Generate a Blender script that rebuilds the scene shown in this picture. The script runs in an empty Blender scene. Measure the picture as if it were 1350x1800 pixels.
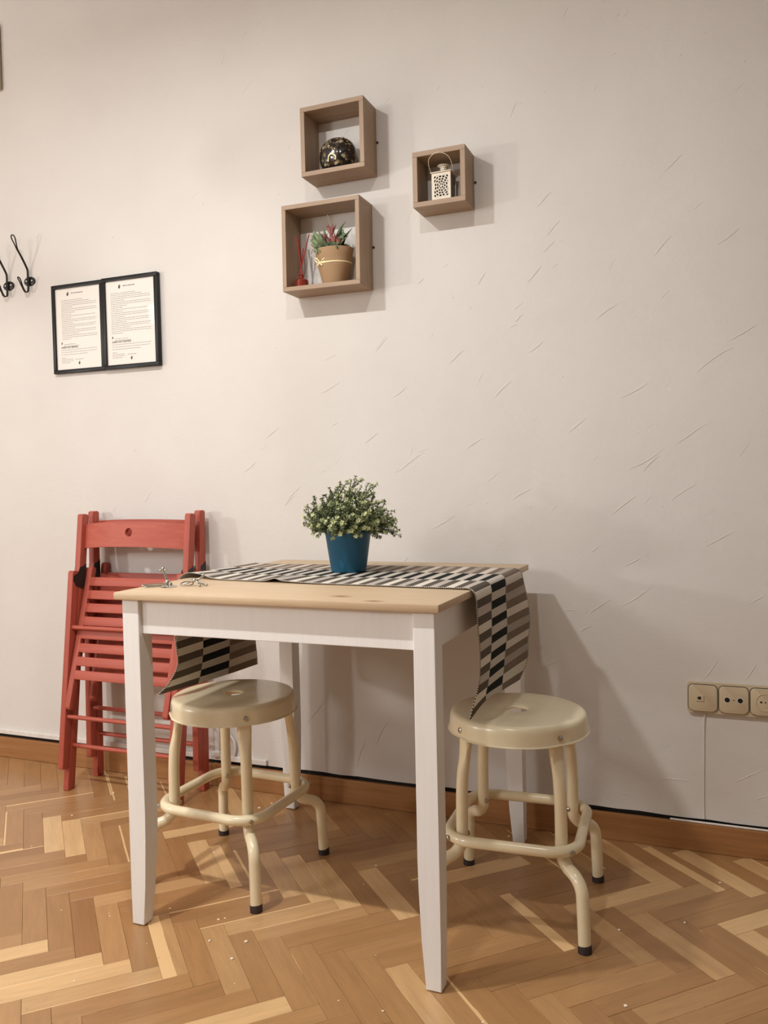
import bpy, bmesh, math, random
from mathutils import Vector, Matrix
random.seed(7)
PI = math.pi
scene = bpy.context.scene
COL = scene.collection

# ------------------------------------------------------------------ camera
cam_d = bpy.data.cameras.new('camera')
cam_d.sensor_fit = 'VERTICAL'; cam_d.sensor_height = 36.0
cam_d.lens = 1461.96 * 36.0 / 1800.0
cam_d.clip_start = 0.05
cam = bpy.data.objects.new('camera', cam_d); COL.objects.link(cam)
CX, CY, CZ, YAW, PIT, ROL = 0.6694, -2.2391, 0.9618, 0.3821, -0.0377, -0.0216
_f = Vector((-math.sin(YAW)*math.cos(PIT), math.cos(YAW)*math.cos(PIT), math.sin(PIT)))
_r = Vector((math.cos(YAW), math.sin(YAW), 0)); _u = _r.cross(_f)
_c, _s = math.cos(ROL), math.sin(ROL)
_r2 = _c*_r + _s*_u; _u2 = -_s*_r + _c*_u
cam.matrix_world = Matrix(((_r2.x, _u2.x, -_f.x, CX), (_r2.y, _u2.y, -_f.y, CY), (_r2.z, _u2.z, -_f.z, CZ), (0, 0, 0, 1)))
scene.camera = cam

# ------------------------------------------------------------------ world, lights, exposure
world = bpy.data.worlds.new('world'); scene.world = world
world.use_nodes = True
world.node_tree.nodes['Background'].inputs[0].default_value = (0.9, 0.8, 0.68, 1)
world.node_tree.nodes['Background'].inputs[1].default_value = 0.02

def point_light(name, loc, watts, color, radius):
    d = bpy.data.lights.new(name, 'POINT'); d.energy = watts; d.color = color; d.shadow_soft_size = radius
    o = bpy.data.objects.new(name, d); COL.objects.link(o); o.location = loc
    return o
def spot_light(name, loc, target, watts, color, radius, size, blend):
    d = bpy.data.lights.new(name, 'SPOT'); d.energy = watts; d.color = color; d.shadow_soft_size = radius
    d.spot_size = math.radians(size); d.spot_blend = blend
    o = bpy.data.objects.new(name, d); COL.objects.link(o); o.location = loc
    o.rotation_euler = (Vector(target)-Vector(loc)).to_track_quat('-Z', 'Y').to_euler()
    return o
WARM = (1.0, 0.995, 0.985)
def ceiling_lamp(x, watts, sx, sy):
    d = bpy.data.lights.new('ceiling_lamp', 'AREA'); d.shape = 'RECTANGLE'; d.size = sx; d.size_y = sy
    d.energy = watts; d.color = WARM; d.spread = math.radians(160)
    o = bpy.data.objects.new('ceiling_lamp', d); COL.objects.link(o); o.location = (x, -1.42, 2.35)
    o.rotation_euler = (math.radians(14), 0, 0)
# bulbs of the ceiling bar that runs parallel to the wall, in front of the table, shining down
ceiling_lamp(-1.15, 1.6, 0.10, 0.03)
ceiling_lamp(-0.76, 16.5, 0.10, 0.03)
ceiling_lamp(-0.30, 1.0, 0.10, 0.03)
ceiling_lamp(0.10, 6.5, 0.06, 0.03)
# a lamp at standing height far to the left, and an added soft fill light behind the camera
point_light('left_lamp', (-3.3, -2.55, 1.35), 76.0, WARM, 0.10)
point_light('fill_light', (-1.9, -3.3, 1.85), 64.0, (1.0, 0.995, 0.985), 0.25)
LAMP_GLOW = 4.5

vs = scene.view_settings
vs.view_transform = 'Standard'; vs.look = 'None'; vs.gamma = 1.0; vs.use_curve_mapping = False
vs.exposure = 0.08

# ------------------------------------------------------------------ materials
def lin(c):
    return tuple(((v/255)/12.92 if v/255 <= 0.04045 else ((v/255+0.055)/1.055)**2.4) for v in c)
def rgba(c): return (*lin(c), 1)
class NT:
    def __init__(s, name):
        s.m = bpy.data.materials.new(name); s.m.use_nodes = True
        s.t = s.m.node_tree; s.n = s.t.nodes; s.b = s.n['Principled BSDF']; s.out = s.n['Material Output']
    def new(s, typ, **kw):
        n = s.n.new(typ)
        for k, v in kw.items(): setattr(n, k, v)
        return n
    def link(s, a, b): s.t.links.new(a, b)
    def math(s, op, a, b=None, c=None):
        n = s.new('ShaderNodeMath', operation=op)
        for i, v in enumerate((a, b, c)):
            if v is None: continue
            if isinstance(v, (int, float)): n.inputs[i].default_value = v
            else: s.link(v, n.inputs[i])
        return n.outputs[0]
    def mix(s, fac, a, b, mode='MIX'):
        n = s.new('ShaderNodeMix', data_type='RGBA', blend_type=mode)
        for i, v in ((0, fac), (6, a), (7, b)):
            if isinstance(v, (int, float)): n.inputs[i].default_value = v
            elif isinstance(v, tuple): n.inputs[i].default_value = v
            else: s.link(v, n.inputs[i])
        return n.outputs[2]
    def ramp(s, fac, stops):
        n = s.new('ShaderNodeValToRGB'); e = n.color_ramp.elements
        while len(e) < len(stops): e.new(0.5)
        for k, (p, c) in enumerate(stops): e[k].position = p; e[k].color = c
        s.link(fac, n.inputs[0]); return n.outputs[0]
    def noise(s, vec, scale, detail=3, rough=0.55):
        n = s.new('ShaderNodeTexNoise'); n.inputs['Scale'].default_value = scale
        n.inputs['Detail'].default_value = detail; n.inputs['Roughness'].default_value = rough
        if vec is not None: s.link(vec, n.inputs['Vector'])
        return n.outputs['Fac']
    def coord(s, kind='Object', scale=(1, 1, 1), loc=None):
        tc = s.new('ShaderNodeTexCoord'); mp = s.new('ShaderNodeMapping')
        mp.inputs['Scale'].default_value = scale
        s.link(tc.outputs[kind], mp.inputs['Vector'])
        if loc is not None: s.link(loc, mp.inputs['Location'])
        return mp.outputs[0]
    def bump(s, height, strength=0.3, dist=0.002):
        n = s.new('ShaderNodeBump'); n.inputs['Strength'].default_value = strength; n.inputs['Distance'].default_value = dist
        s.link(height, n.inputs['Height']); s.link(n.outputs[0], s.b.inputs['Normal'])
    def base(s, col): 
        if isinstance(col, tuple): s.b.inputs['Base Color'].default_value = col
        else: s.link(col, s.b.inputs['Base Color'])
    def set(s, **kw):
        for k, v in kw.items(): s.b.inputs[k.replace('_', ' ')].default_value = v
        return s

def plain(name, c, rough=0.5, metal=0.0, spec=0.5, var=0.06, vscale=30, coat=0.0, bump=0.0):
    t = NT(name); v = t.coord()
    f = t.noise(v, vscale, 3)
    a = rgba(c); lo = tuple(x*(1-var) for x in a[:3])+(1,); hi = tuple(min(1, x*(1+var)) for x in a[:3])+(1,)
    t.base(t.ramp(f, [(0.3, lo), (0.7, hi)]))
    t.set(Roughness=rough, Metallic=metal, Specular_IOR_Level=spec, Coat_Weight=coat)
    if bump: t.bump(t.noise(v, vscale*6, 2), bump, 0.001)
    return t.m

def wood(name, c, dark, scale=(3, 40, 40), rough=0.45, contrast=0.5, coat=0.0, spec=0.4, knots=()):
    t = NT(name); v = t.coord('Object', scale)
    info = t.new('ShaderNodeObjectInfo')
    f1 = t.noise(v, 1.6, 6, 0.6)
    f2 = t.noise(v, 7, 3, 0.6)
    f = t.math('ADD', t.math('MULTIPLY', f1, 0.7), t.math('MULTIPLY', f2, 0.3))
    col = t.ramp(f, [(0.5-contrast*0.4, rgba(dark)), (0.5+contrast*0.3, rgba(c))])
    if knots:
        tc = t.new('ShaderNodeTexCoord')
        for (kx, ky, kr) in knots:
            d = t.new('ShaderNodeVectorMath', operation='SUBTRACT'); t.link(tc.outputs['Object'], d.inputs[0]); d.inputs[1].default_value = (kx, ky, 0)
            sc = t.new('ShaderNodeVectorMath', operation='MULTIPLY'); t.link(d.outputs[0], sc.inputs[0]); sc.inputs[1].default_value = (0.55/kr, 1/kr, 0)
            ln = t.new('ShaderNodeVectorMath', operation='LENGTH'); t.link(sc.outputs[0], ln.inputs[0])
            k = t.math('SUBTRACT', 1.0, ln.outputs['Value']); k = t.math('MAXIMUM', k, 0.0)
            col = t.mix(t.math('MULTIPLY', k, 0.9), col, rgba((120, 70, 38)))
    t.base(col); t.set(Roughness=rough, Coat_Weight=coat, Specular_IOR_Level=spec)
    t.bump(f2, 0.08, 0.0006)
    return t.m

M = {}
# wall plaster
def make_plaster():
    t = NT('plaster'); v = t.coord()
    a = t.noise(v, 2.2, 4); 
    t.base(t.ramp(a, [(0.3, rgba((214, 208, 202))), (0.7, rgba((221, 216, 209)))]))
    t.set(Roughness=0.6, Specular_IOR_Level=0.25)
    v2 = t.coord('Object', (1, 1, 1))
    n1 = t.noise(v2, 13, 4, 0.6); n2 = t.noise(v2, 70, 3, 0.6); n3 = t.noise(v2, 3.0, 2, 0.5)
    h = t.math('ADD', t.math('MULTIPLY', n1, 0.55), t.math('MULTIPLY', n2, 0.22))
    h = t.math('ADD', h, t.math('MULTIPLY', n3, 1.2))
    t.bump(h, 0.6, 0.004)
    return t.m
M['plaster'] = make_plaster()
M['room_paint'] = plain('room_paint', (192, 189, 185), 0.8)
M['gap_dark'] = plain('gap_dark', (38, 32, 28), 0.9)

def make_plank():
    t = NT('parquet_oak')
    info = t.new('ShaderNodeObjectInfo')
    sep = t.new('ShaderNodeSeparateColor'); t.link(info.outputs['Color'], sep.inputs[0])
    tone, sap, grainamt = sep.outputs[0], sep.outputs[1], sep.outputs[2]
    off = t.new('ShaderNodeCombineXYZ')
    t.link(t.math('MULTIPLY', info.outputs['Random'], 37.0), off.inputs[0]); t.link(t.math('MULTIPLY', info.outputs['Random'], 91.0), off.inputs[1])
    tc = t.new('ShaderNodeTexCoord')
    def mapped(scale):
        mp = t.new('ShaderNodeMapping'); mp.inputs['Scale'].default_value = scale
        t.link(tc.outputs['Object'], mp.inputs['Vector']); t.link(off.outputs[0], mp.inputs['Location']); return mp.outputs[0]
    g1 = t.noise(mapped((5, 45, 5)), 1.3, 6, 0.65)
    g2 = t.noise(mapped((14, 260, 14)), 1.0, 2, 0.6)
    base = t.ramp(tone, [(0.0, rgba((138, 95, 58))), (0.35, rgba((162, 119, 75))), (0.65, rgba((178, 135, 89))), (1.0, rgba((220, 181, 130)))])
    gf = t.math('ADD', t.math('MULTIPLY', g1, 0.7), t.math('MULTIPLY', g2, 0.3))
    gf = t.math('ADD', 1.0, t.math('MULTIPLY', t.math('SUBTRACT', gf, 0.5), 0.75))
    gr = t.new('ShaderNodeCombineColor'); 
    for i in range(3): t.link(gf, gr.inputs[i])
    col = t.mix(1.0, base, gr.outputs[0], 'MULTIPLY')
    # pale sapwood along one long edge
    sx = t.new('ShaderNodeSeparateXYZ'); t.link(tc.outputs['Object'], sx.inputs[0])
    wob = t.math('MULTIPLY', t.math('SUBTRACT', g1, 0.5), 0.006)
    edge = t.math('GREATER_THAN', t.math('ADD', sx.outputs[1], wob), t.math('SUBTRACT', 0.0253, t.math('MULTIPLY', sap, 0.03)))
    col = t.mix(t.math('MULTIPLY', edge, 0.85), col, rgba((240, 200, 146)))
    # small dark pores and knots
    v = t.new('ShaderNodeTexVoronoi'); v.inputs['Scale'].default_value = 26; t.link(mapped((1, 1.6, 1)), v.inputs['Vector'])
    dot = t.math('LESS_THAN', v.outputs['Distance'], 0.045)
    col = t.mix(t.math('MULTIPLY', dot, 0.55), col, rgba((86, 50, 28)))
    t.base(col)
    t.set(Roughness=0.34, Specular_IOR_Level=0.45, Coat_Weight=0.2, Coat_Roughness=0.2)
    t.bump(t.math('ADD', g2, g1), 0.06, 0.0006)
    return t.m
M['plank'] = make_plank()
M['board'] = wood('oak_skirting', (170, 120, 74), (140, 94, 55), (3, 30, 60), 0.4, 0.6)
M['pine'] = wood('pine_top', (205, 181, 149), (192, 164, 130), (2.2, 34, 34), 0.42, 0.5, knots=((0.145, -0.307, 0.016), (0.235, -0.352, 0.015)))
M['white_wood'] = wood('white_stained_wood', (238, 236, 233), (233, 231, 227), (60, 60, 3), 0.42, 0.5)
M['red_wood'] = wood('red_stained_wood', (181, 90, 72), (157, 68, 54), (40, 40, 4), 0.5, 0.6)
M['red_wood_h'] = wood('red_stained_slat', (186, 96, 78), (166, 74, 59), (4, 40, 40), 0.5, 0.6)
M['black_plastic'] = plain('black_plastic', (34, 31, 30), 0.5)
M['cream'] = plain('cream_enamel', (236, 221, 186), 0.24, spec=0.5, var=0.02, coat=0.3)
M['cream_seat'] = plain('cream_enamel_seat', (230, 216, 182), 0.27, spec=0.5, var=0.02, coat=0.3)
M['rubber'] = plain('dark_rubber', (52, 42, 40), 0.6)
M['steel'] = plain('steel', (190, 186, 178), 0.22, metal=1.0, var=0.03)
M['iron'] = plain('black_iron', (34, 30, 27), 0.42, metal=0.3, bump=0.1)
M['frame_black'] = plain('frame_black', (22, 20, 19), 0.4, spec=0.3)
M['paper'] = plain('paper', (236, 229, 220), 0.7, var=0.01)
M['ink'] = plain('ink', (150, 145, 142), 0.8)
M['ink_dark'] = plain('ink_dark', (70, 66, 66), 0.8)
M['shelf'] = wood('grey_oak_veneer', (174, 148, 122), (146, 121, 97), (4, 50, 50), 0.5, 0.7)
M['blue_pot'] = plain('blue_pot', (20, 84, 112), 0.42, var=0.05, vscale=12)
M['soil'] = plain('soil', (50, 44, 30), 0.9, bump=0.5)
M['kraft'] = plain('kraft_paper', (164, 132, 97), 0.75, var=0.07, vscale=18, bump=0.2)
M['ribbon'] = plain('straw_ribbon', (238, 222, 172), 0.6)
M['stem'] = plain('stem', (74, 84, 42), 0.7)
M['twig_white'] = plain('twig_white', (224, 190, 172), 0.6)
M['wire'] = plain('thin_wire', (176, 160, 130), 0.5)
M['red_glass'] = plain('red_glass', (126, 42, 26), 0.12, coat=0.4, var=0.15, vscale=50)
M['red_reed'] = plain('red_reed', (158, 50, 36), 0.6)
M['lantern'] = plain('lantern_white', (222, 210, 188), 0.4)
M['lantern_dark'] = plain('lantern_glass', (40, 34, 28), 0.35)
M['socket'] = plain('socket_cream', (205, 188, 158), 0.35, var=0.02)
M['hole'] = plain('socket_hole', (24, 20, 18), 0.8)
M['white_plastic'] = plain('white_plastic', (226, 220, 212), 0.45)
M['crumb'] = plain('crumb', (244, 232, 208), 0.8)

def leaf_mat(name, c0, c1):
    t = NT(name); a = t.new('ShaderNodeAttribute', attribute_name='shade')
    t.base(t.ramp(a.outputs['Fac'], [(0.0, rgba(c0)), (1.0, rgba(c1))]))
    t.set(Roughness=0.5, Specular_IOR_Level=0.4)
    return t.m
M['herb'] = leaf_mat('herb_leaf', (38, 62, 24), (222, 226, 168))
M['succulent'] = leaf_mat('succulent_leaf', (40, 66, 44), (142, 156, 112))
M['purple'] = leaf_mat('purple_leaf', (120, 52, 66), (196, 140, 120))

def make_mosaic():
    t = NT('dark_mosaic_glass'); v = t.coord()
    vo = t.new('ShaderNodeTexVoronoi'); vo.inputs['Scale'].default_value = 120; t.link(v, vo.inputs['Vector'])
    n = t.noise(v, 30, 4, 0.65)
    sep = t.new('ShaderNodeSeparateColor'); t.link(vo.outputs['Color'], sep.inputs[0])
    f = t.math('ADD', t.math('MULTIPLY', sep.outputs[0], 0.5), t.math('MULTIPLY', n, 0.5))
    t.base(t.ramp(f, [(0.45, rgba((24, 19, 18))), (0.58, rgba((50, 38, 36))), (0.68, rgba((96, 84, 70))), (0.78, rgba((190, 178, 140)))]))
    t.set(Roughness=0.15, Coat_Weight=0.8, Metallic=0.25)
    t.bump(n, 0.25, 0.003)
    return t.m
M['mosaic'] = make_mosaic()

def make_runner():
    t = NT('woven_runner'); uv = t.new('ShaderNodeTexCoord')
    s = t.new('ShaderNodeSeparateXYZ'); t.link(uv.outputs['UV'], s.inputs[0])
    u, v = s.outputs[0], s.outputs[1]
    w = 0.0185
    k = t.math('FLOOR', t.math('DIVIDE', t.math('ADD', u, 0.004), w))
    odd = t.math('GREATER_THAN', t.math('MODULO', k, 2.0), 0.5)
    q = t.math('GREATER_THAN', t.math('MODULO', k, 4.0), 1.5)
    c1 = t.math('GREATER_THAN', v, 0.1285); c2 = t.math('GREATER_THAN', v, 0.257)
    cream, lgrey = rgba((238, 230, 216)), rgba((202, 193, 183))
    light_a = t.mix(q, cream, lgrey)
    front = t.mix(odd, rgba((104, 94, 84)), light_a)
    mid = t.mix(odd, rgba((212, 203, 192)), rgba((36, 38, 37)))
    back = t.mix(odd, rgba((132, 116, 102)), t.mix(q, rgba((226, 214, 200)), rgba((180, 168, 156))))
    col = t.mix(c2, t.mix(c1, front, mid), back)
    rib = t.math('SINE', t.math('MULTIPLY', u, 2*PI/0.0034))
    ribf = t.math('ADD', 0.87, t.math('MULTIPLY', rib, 0.13))
    gr = t.new('ShaderNodeCombineColor')
    for i in range(3): t.link(ribf, gr.inputs[i])
    col = t.mix(1.0, col, gr.outputs[0], 'MULTIPLY')
    # overlocked hem stitches along both long edges
    hem = t.math('ADD', t.math('LESS_THAN', v, 0.006), t.math('GREATER_THAN', v, 0.380))
    st = t.math('GREATER_THAN', t.math('SINE', t.math('MULTIPLY', u, 2*PI/0.0042)), 0.0)
    col = t.mix(hem, col, t.mix(st, rgba((60, 54, 50)), rgba((222, 212, 196))))
    t.base(col); t.set(Roughness=0.9, Specular_IOR_Level=0.1)
    t.bump(rib, 0.35, 0.0008)
    return t.m
M['runner'] = make_runner()

def make_pane():
    t = NT('frame_glass')
    tr = t.new('ShaderNodeBsdfTransparent'); gl = t.new('ShaderNodeBsdfGlossy'); gl.inputs['Roughness'].default_value = 0.02
    fr = t.new('ShaderNodeFresnel'); fr.inputs['IOR'].default_value = 1.52
    mx = t.new('ShaderNodeMixShader'); geo = t.new('ShaderNodeNewGeometry'); t.link(t.math('MULTIPLY', fr.outputs[0], t.math('SUBTRACT', 1.0, geo.outputs['Backfacing'])), mx.inputs[0]); t.link(tr.outputs[0], mx.inputs[1]); t.link(gl.outputs[0], mx.inputs[2])
    t.link(mx.outputs[0], t.out.inputs['Surface'])
    return t.m
M['pane'] = make_pane()
def make_glow():
    t = NT('lamp_glow'); t.base(rgba((240, 232, 220)))
    t.b.inputs['Emission Color'].default_value = (1.0, 0.9, 0.79, 1); t.b.inputs['Emission Strength'].default_value = LAMP_GLOW
    return t.m
M['glow'] = make_glow()

# ------------------------------------------------------------------ mesh helpers
def obj(name, bm, mat, parent=None, smooth=False, loc=None, uvs=False):
    me = bpy.data.meshes.new(name)
    bmesh.ops.recalc_face_normals(bm, faces=bm.faces[:])
    bm.to_mesh(me); bm.free()
    me.materials.append(mat)
    if smooth:
        me.shade_smooth()
        try: me.set_sharp_from_angle(angle=math.radians(38))
        except Exception: pass
    o = bpy.data.objects.new(name, me); COL.objects.link(o)
    if parent is not None: o.parent = parent
    if loc is not None: o.location = loc
    return o
def BM(): return bmesh.new()
def box(bm, c, s, rot=None, bev=0.0, seg=2):
    m = Matrix.Translation(c) @ (rot.to_4x4() if rot is not None else Matrix()) @ Matrix.Diagonal((s[0], s[1], s[2], 1))
    r = bmesh.ops.create_cube(bm, size=1.0, matrix=m)
    if bev > 0:
        es = list({e for v in r['verts'] for e in v.link_edges})
        bmesh.ops.bevel(bm, geom=es, offset=bev, segments=seg, profile=0.5, affect='EDGES')
    return r
def hexa(bm, bot, top, bev=0.0, seg=2):
    """box from four bottom points and four top points (same winding)"""
    vs = [bm.verts.new(p) for p in bot] + [bm.verts.new(p) for p in top]
    fs = [(0, 3, 2, 1), (4, 5, 6, 7), (0, 1, 5, 4), (1, 2, 6, 5), (2, 3, 7, 6), (3, 0, 4, 7)]
    for f in fs: bm.faces.new([vs[i] for i in f])
    if bev > 0:
        es = list({e for v in vs for e in v.link_edges})
        bmesh.ops.bevel(bm, geom=es, offset=bev, segments=seg, profile=0.5, affect='EDGES')
def prism(bm, poly, axis, a, b):
    """extrude a 2-D polygon along axis (0,1,2) from a to b"""
    def P(p, t):
        q = list(p); q.insert(axis, t); return q
    n = len(poly)
    va = [bm.verts.new(P(p, a)) for p in poly]; vb = [bm.verts.new(P(p, b)) for p in poly]
    bm.faces.new(va[::-1]); bm.faces.new(vb)
    for i in range(n): bm.faces.new((va[i], va[(i+1) % n], vb[(i+1) % n], vb[i]))
def catmull(pts, n=8, closed=False):
    pts = [Vector(p) for p in pts]; out = []; N = len(pts)
    rng = range(N if closed else N-1)
    for i in rng:
        if closed: p0, p1, p2, p3 = pts[(i-1) % N], pts[i], pts[(i+1) % N], pts[(i+2) % N]
        else: p0, p1, p2, p3 = pts[max(i-1, 0)], pts[i], pts[i+1], pts[min(i+2, N-1)]
        for k in range(n):
            t = k/n
            out.append(0.5*((2*p1)+(-p0+p2)*t+(2*p0-5*p1+4*p2-p3)*t*t+(-p0+3*p1-3*p2+p3)*t**3))
    if not closed: out.append(pts[-1])
    return out
def tube(bm, pts, r, seg=10, closed=False, rfun=None, cap=True):
    pts = [Vector(p) for p in pts]; N = len(pts); rings = []
    prev = None
    for i, p in enumerate(pts):
        if closed: d = pts[(i+1) % N]-pts[(i-1) % N]
        else: d = pts[min(i+1, N-1)]-pts[max(i-1, 0)]
        d.normalize()
        if prev is None:
            a = Vector((0, 0, 1)) if abs(d.z) < 0.9 else Vector((1, 0, 0))
            x = d.cross(a).normalized()
        else:
            x = (prev-d*prev.dot(d)).normalized()
        y = d.cross(x); prev = x
        rr = rfun(i/(N-1)) if rfun else r
        rings.append([bm.verts.new(p+(x*math.cos(2*PI*k/seg)+y*math.sin(2*PI*k/seg))*rr) for k in range(seg)])
    M_ = N if closed else N-1
    for i in range(M_):
        A, B = rings[i], rings[(i+1) % N]
        sh = 0
        if closed and i == N-1:
            sh = min(range(seg), key=lambda s: (A[0].co-B[s].co).length)
        for k in range(seg): bm.faces.new((A[k], A[(k+1) % seg], B[(k+1+sh) % seg], B[(k+sh) % seg]))
    if cap and not closed: bm.faces.new(rings[0][::-1]); bm.faces.new(rings[-1])
def lathe(bm, prof, seg=32, center=(0, 0, 0), rmod=None, cap0=False, cap1=False):
    rings = []
    for (r, z) in prof:
        ring = []
        for k in range(seg):
            a = 2*PI*k/seg; rr = r if rmod is None else rmod(r, z, a)
            ring.append(bm.verts.new((center[0]+rr*math.cos(a), center[1]+rr*math.sin(a), center[2]+z)))
        rings.append(ring)
    for A, B in zip(rings, rings[1:]):
        for k in range(seg): bm.faces.new((A[k], A[(k+1) % seg], B[(k+1) % seg], B[k]))
    if cap0: bm.faces.new(rings[0][::-1])
    if cap1: bm.faces.new(rings[-1])
    return rings
def disc(bm, c, n, r, h, seg=16, dome=0.0):
    """short cylinder with axis n starting at c"""
    n = Vector(n).normalized(); a = Vector((0, 0, 1)) if abs(n.z) < 0.9 else Vector((1, 0, 0))
    x = n.cross(a).normalized(); y = n.cross(x); c = Vector(c)
    levels = [(r, 0), (r, h*0.6), (r*0.7, h)] if dome else [(r, 0), (r, h)]
    rings = [[bm.verts.new(c+n*z+(x*math.cos(2*PI*k/seg)+y*math.sin(2*PI*k/seg))*rr) for k in range(seg)] for rr, z in levels]
    for A, B in zip(rings, rings[1:]):
        for k in range(seg): bm.faces.new((A[k], A[(k+1) % seg], B[(k+1) % seg], B[k]))
    bm.faces.new(rings[0][::-1]); bm.faces.new(rings[-1])

def tag(o, label=None, cat=None, group=None, kind=None):
    if label: o['label'] = label
    if cat: o['category'] = cat
    if group: o['group'] = group
    if kind: o['kind'] = kind
    return o
def thing(name, label, cat, loc=(0, 0, 0), rz=0.0, group=None):
    o = bpy.data.objects.new(name, None); COL.objects.link(o)
    o.empty_display_size = 0.05; o.location = loc; o.rotation_euler = (0, 0, rz)
    return tag(o, label, cat, group)
def copy_tree(o, parent=None):
    c = o.copy(); COL.objects.link(c)
    if parent is not None: c.parent = parent; c.matrix_parent_inverse = o.matrix_parent_inverse.copy()
    for ch in list(o.children): copy_tree(ch, c)
    return c

# ================================================================== THE ROOM
XL, XR, YB, ZC = -4.3, 2.6, -4.2, 2.75
def slab(name, x0, x1, y0, y1, z0, z1, mat):
    bm = BM(); box(bm, ((x0+x1)/2, (y0+y1)/2, (z0+z1)/2), (x1-x0, y1-y0, z1-z0))
    return tag(obj(name, bm, mat), kind='structure')
# the plastered wall: ragged lower lip above the skirting, so the front face is a grid
bm = BM()
nx = 120; xs = [XL+(XR-XL)*i/nx for i in range(nx+1)]
rw = random.Random(3)
rows = []
lip = [0.0805+0.0016*rw.uniform(-1, 1) for _ in xs]
rows.append([bm.verts.new((x, 0.10, l)) for x, l in zip(xs, lip)])
rows.append([bm.verts.new((x, 0.0, l)) for x, l in zip(xs, lip)])
rows.append([bm.verts.new((x, 0.0, ZC)) for x in xs])
rows.append([bm.verts.new((x, 0.10, ZC)) for x in xs])
for A, B in zip(rows, rows[1:]):
    for i in range(nx): bm.faces.new((A[i], A[i+1], B[i+1], B[i]))
for i in range(nx): bm.faces.new((rows[3][i], rows[3][i+1], rows[0][i+1], rows[0][i]))
wall_back = tag(obj('wall_back', bm, M['plaster']), kind='structure')
wall_back['label'] = 'white plastered wall with raised diagonal trowel marks'
bm = BM(); box(bm, ((XL+XR)/2, 0.056, 0.039), (XR-XL, 0.088, 0.078))
o = obj('gap_backing', bm, M['gap_dark'], wall_back); o['label'] = 'dark gap between plaster and skirting'
# trowel ridges: real slivers of plaster standing proud of the wall
RIDGES = [(0.444,0.726,0.484,0.748),(0.433,0.619,0.507,0.672),(0.36,0.762,0.377,0.776),(0.354,0.6,0.404,0.636),(0.284,0.602,0.321,0.603),(0.227,1.68,0.266,1.715),(0.253,1.601,0.288,1.638),(0.2,1.485,0.237,1.525),(0.163,1.381,0.183,1.401),(-0.244,1.335,-0.208,1.372),(0.063,1.492,0.086,1.524),(0.242,1.559,0.274,1.586),(-0.423,1.224,-0.361,1.254),(-0.547,0.907,-0.497,0.95),(0.49,0.969,0.533,1.012),(0.574,1.039,0.642,1.086),(0.631,0.438,0.667,0.492),(0.73,0.446,0.756,0.491),(-0.557,0.89,-0.517,0.924),(0.755,0.147,0.78,0.158),(0.702,0.184,0.774,0.226),(-0.334,0.107,-0.304,0.195),(-0.498,0.229,-0.428,0.313),(-0.27,0.182,-0.236,0.253),(0.744,0.639,0.776,0.661),(0.455,0.977,0.54,1.026),(0.411,0.859,0.476,0.911),(0.695,1.287,0.76,1.323),(0.622,1.215,0.708,1.272),(0.381,1.372,0.431,1.404),(0.523,1.516,0.565,1.561),(0.671,1.526,0.723,1.561),(0.552,1.725,0.593,1.761),(0.436,1.162,0.507,1.198),(0.559,0.895,0.621,0.937),(0.104,1.181,0.152,1.224),(-0.024,1.283,0.018,1.319),(-0.184,0.985,-0.105,1.04),(-0.196,1.198,-0.152,1.228),(0.021,1.044,0.07,1.073),(0.2,1.297,0.239,1.324),(-0.61,1.1,-0.57,1.129),(-0.694,0.997,-0.652,1.028),(0.147,0.9,0.202,0.93),(-0.288,1.071,-0.243,1.102),(0.64,0.779,0.706,0.816),(0.511,0.17,0.608,0.173),(0.41,0.127,0.468,0.119),(0.234,0.451,0.273,0.468),(0.327,0.548,0.356,0.565),(-0.084,0.821,-0.015,0.861),(-0.112,1.513,-0.094,1.527),(0.303,1.079,0.348,1.115)]
bm = BM(); rr = random.Random(11)
strokes = [(a, b, c, d, 0.0012, 0.0044) for a, b, c, d in RIDGES]
for _ in range(300):
    x = rr.uniform(-1.5, 1.2); z = rr.uniform(0.15, 2.5)
    if rr.random() > min(1.0, 0.25+(x+1.4)*0.45): continue
    a = math.radians(rr.gauss(40, 14)); l = rr.choice((0.006, 0.010, 0.014, 0.02, 0.03, 0.045))
    strokes.append((x, z, x+l*math.cos(a), z+l*math.sin(a), rr.uniform(0.0004, 0.0009), rr.uniform(0.0016, 0.0032)))
for (x0, z0, x1, z1, h, w) in strokes:
    d = Vector((x1-x0, 0, z1-z0)); L = d.length; d.normalize(); nrm = Vector((-d.z, 0, d.x)); bend = rr.uniform(-0.05, 0.05)*L
    prev = None; K = 6
    for k in range(K+1):
        t = k/K; e = math.sin(PI*min(1, max(0, t*0.94+0.03)))**0.6
        c = Vector((x0, 0, z0))+d*(L*t)+nrm*(bend*4*t*(1-t)+rr.uniform(-1, 1)*w*0.12)
        ww, hh = w*(0.25+0.75*e)*0.5, h*(0.15+0.85*e)
        cur = [bm.verts.new(c+nrm*ww+Vector((0, 0.0005, 0))), bm.verts.new(c+nrm*ww*0.3+Vector((0, -hh, 0))), bm.verts.new(c-nrm*ww+Vector((0, 0.0005, 0)))]
        if prev:
            for i in range(2): bm.faces.new((prev[i], prev[i+1], cur[i+1], cur[i]))
        prev = cur
o = obj('trowel_ridge', bm, M['plaster'], wall_back, smooth=True); o['kind'] = 'stuff'

slab('wall_left', XL-0.1, XL, YB, 0.1, 0, ZC, M['room_paint'])
slab('wall_right', XR, XR+0.1, YB, 0.1, 0, ZC, M['room_paint'])
slab('wall_front', XL-0.1, XR+0.1, YB-0.1, YB, 0, ZC, M['room_paint'])
slab('ceiling', XL-0.1, XR+0.1, YB-0.1, 0.1, ZC, ZC+0.1, M['room_paint'])
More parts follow.
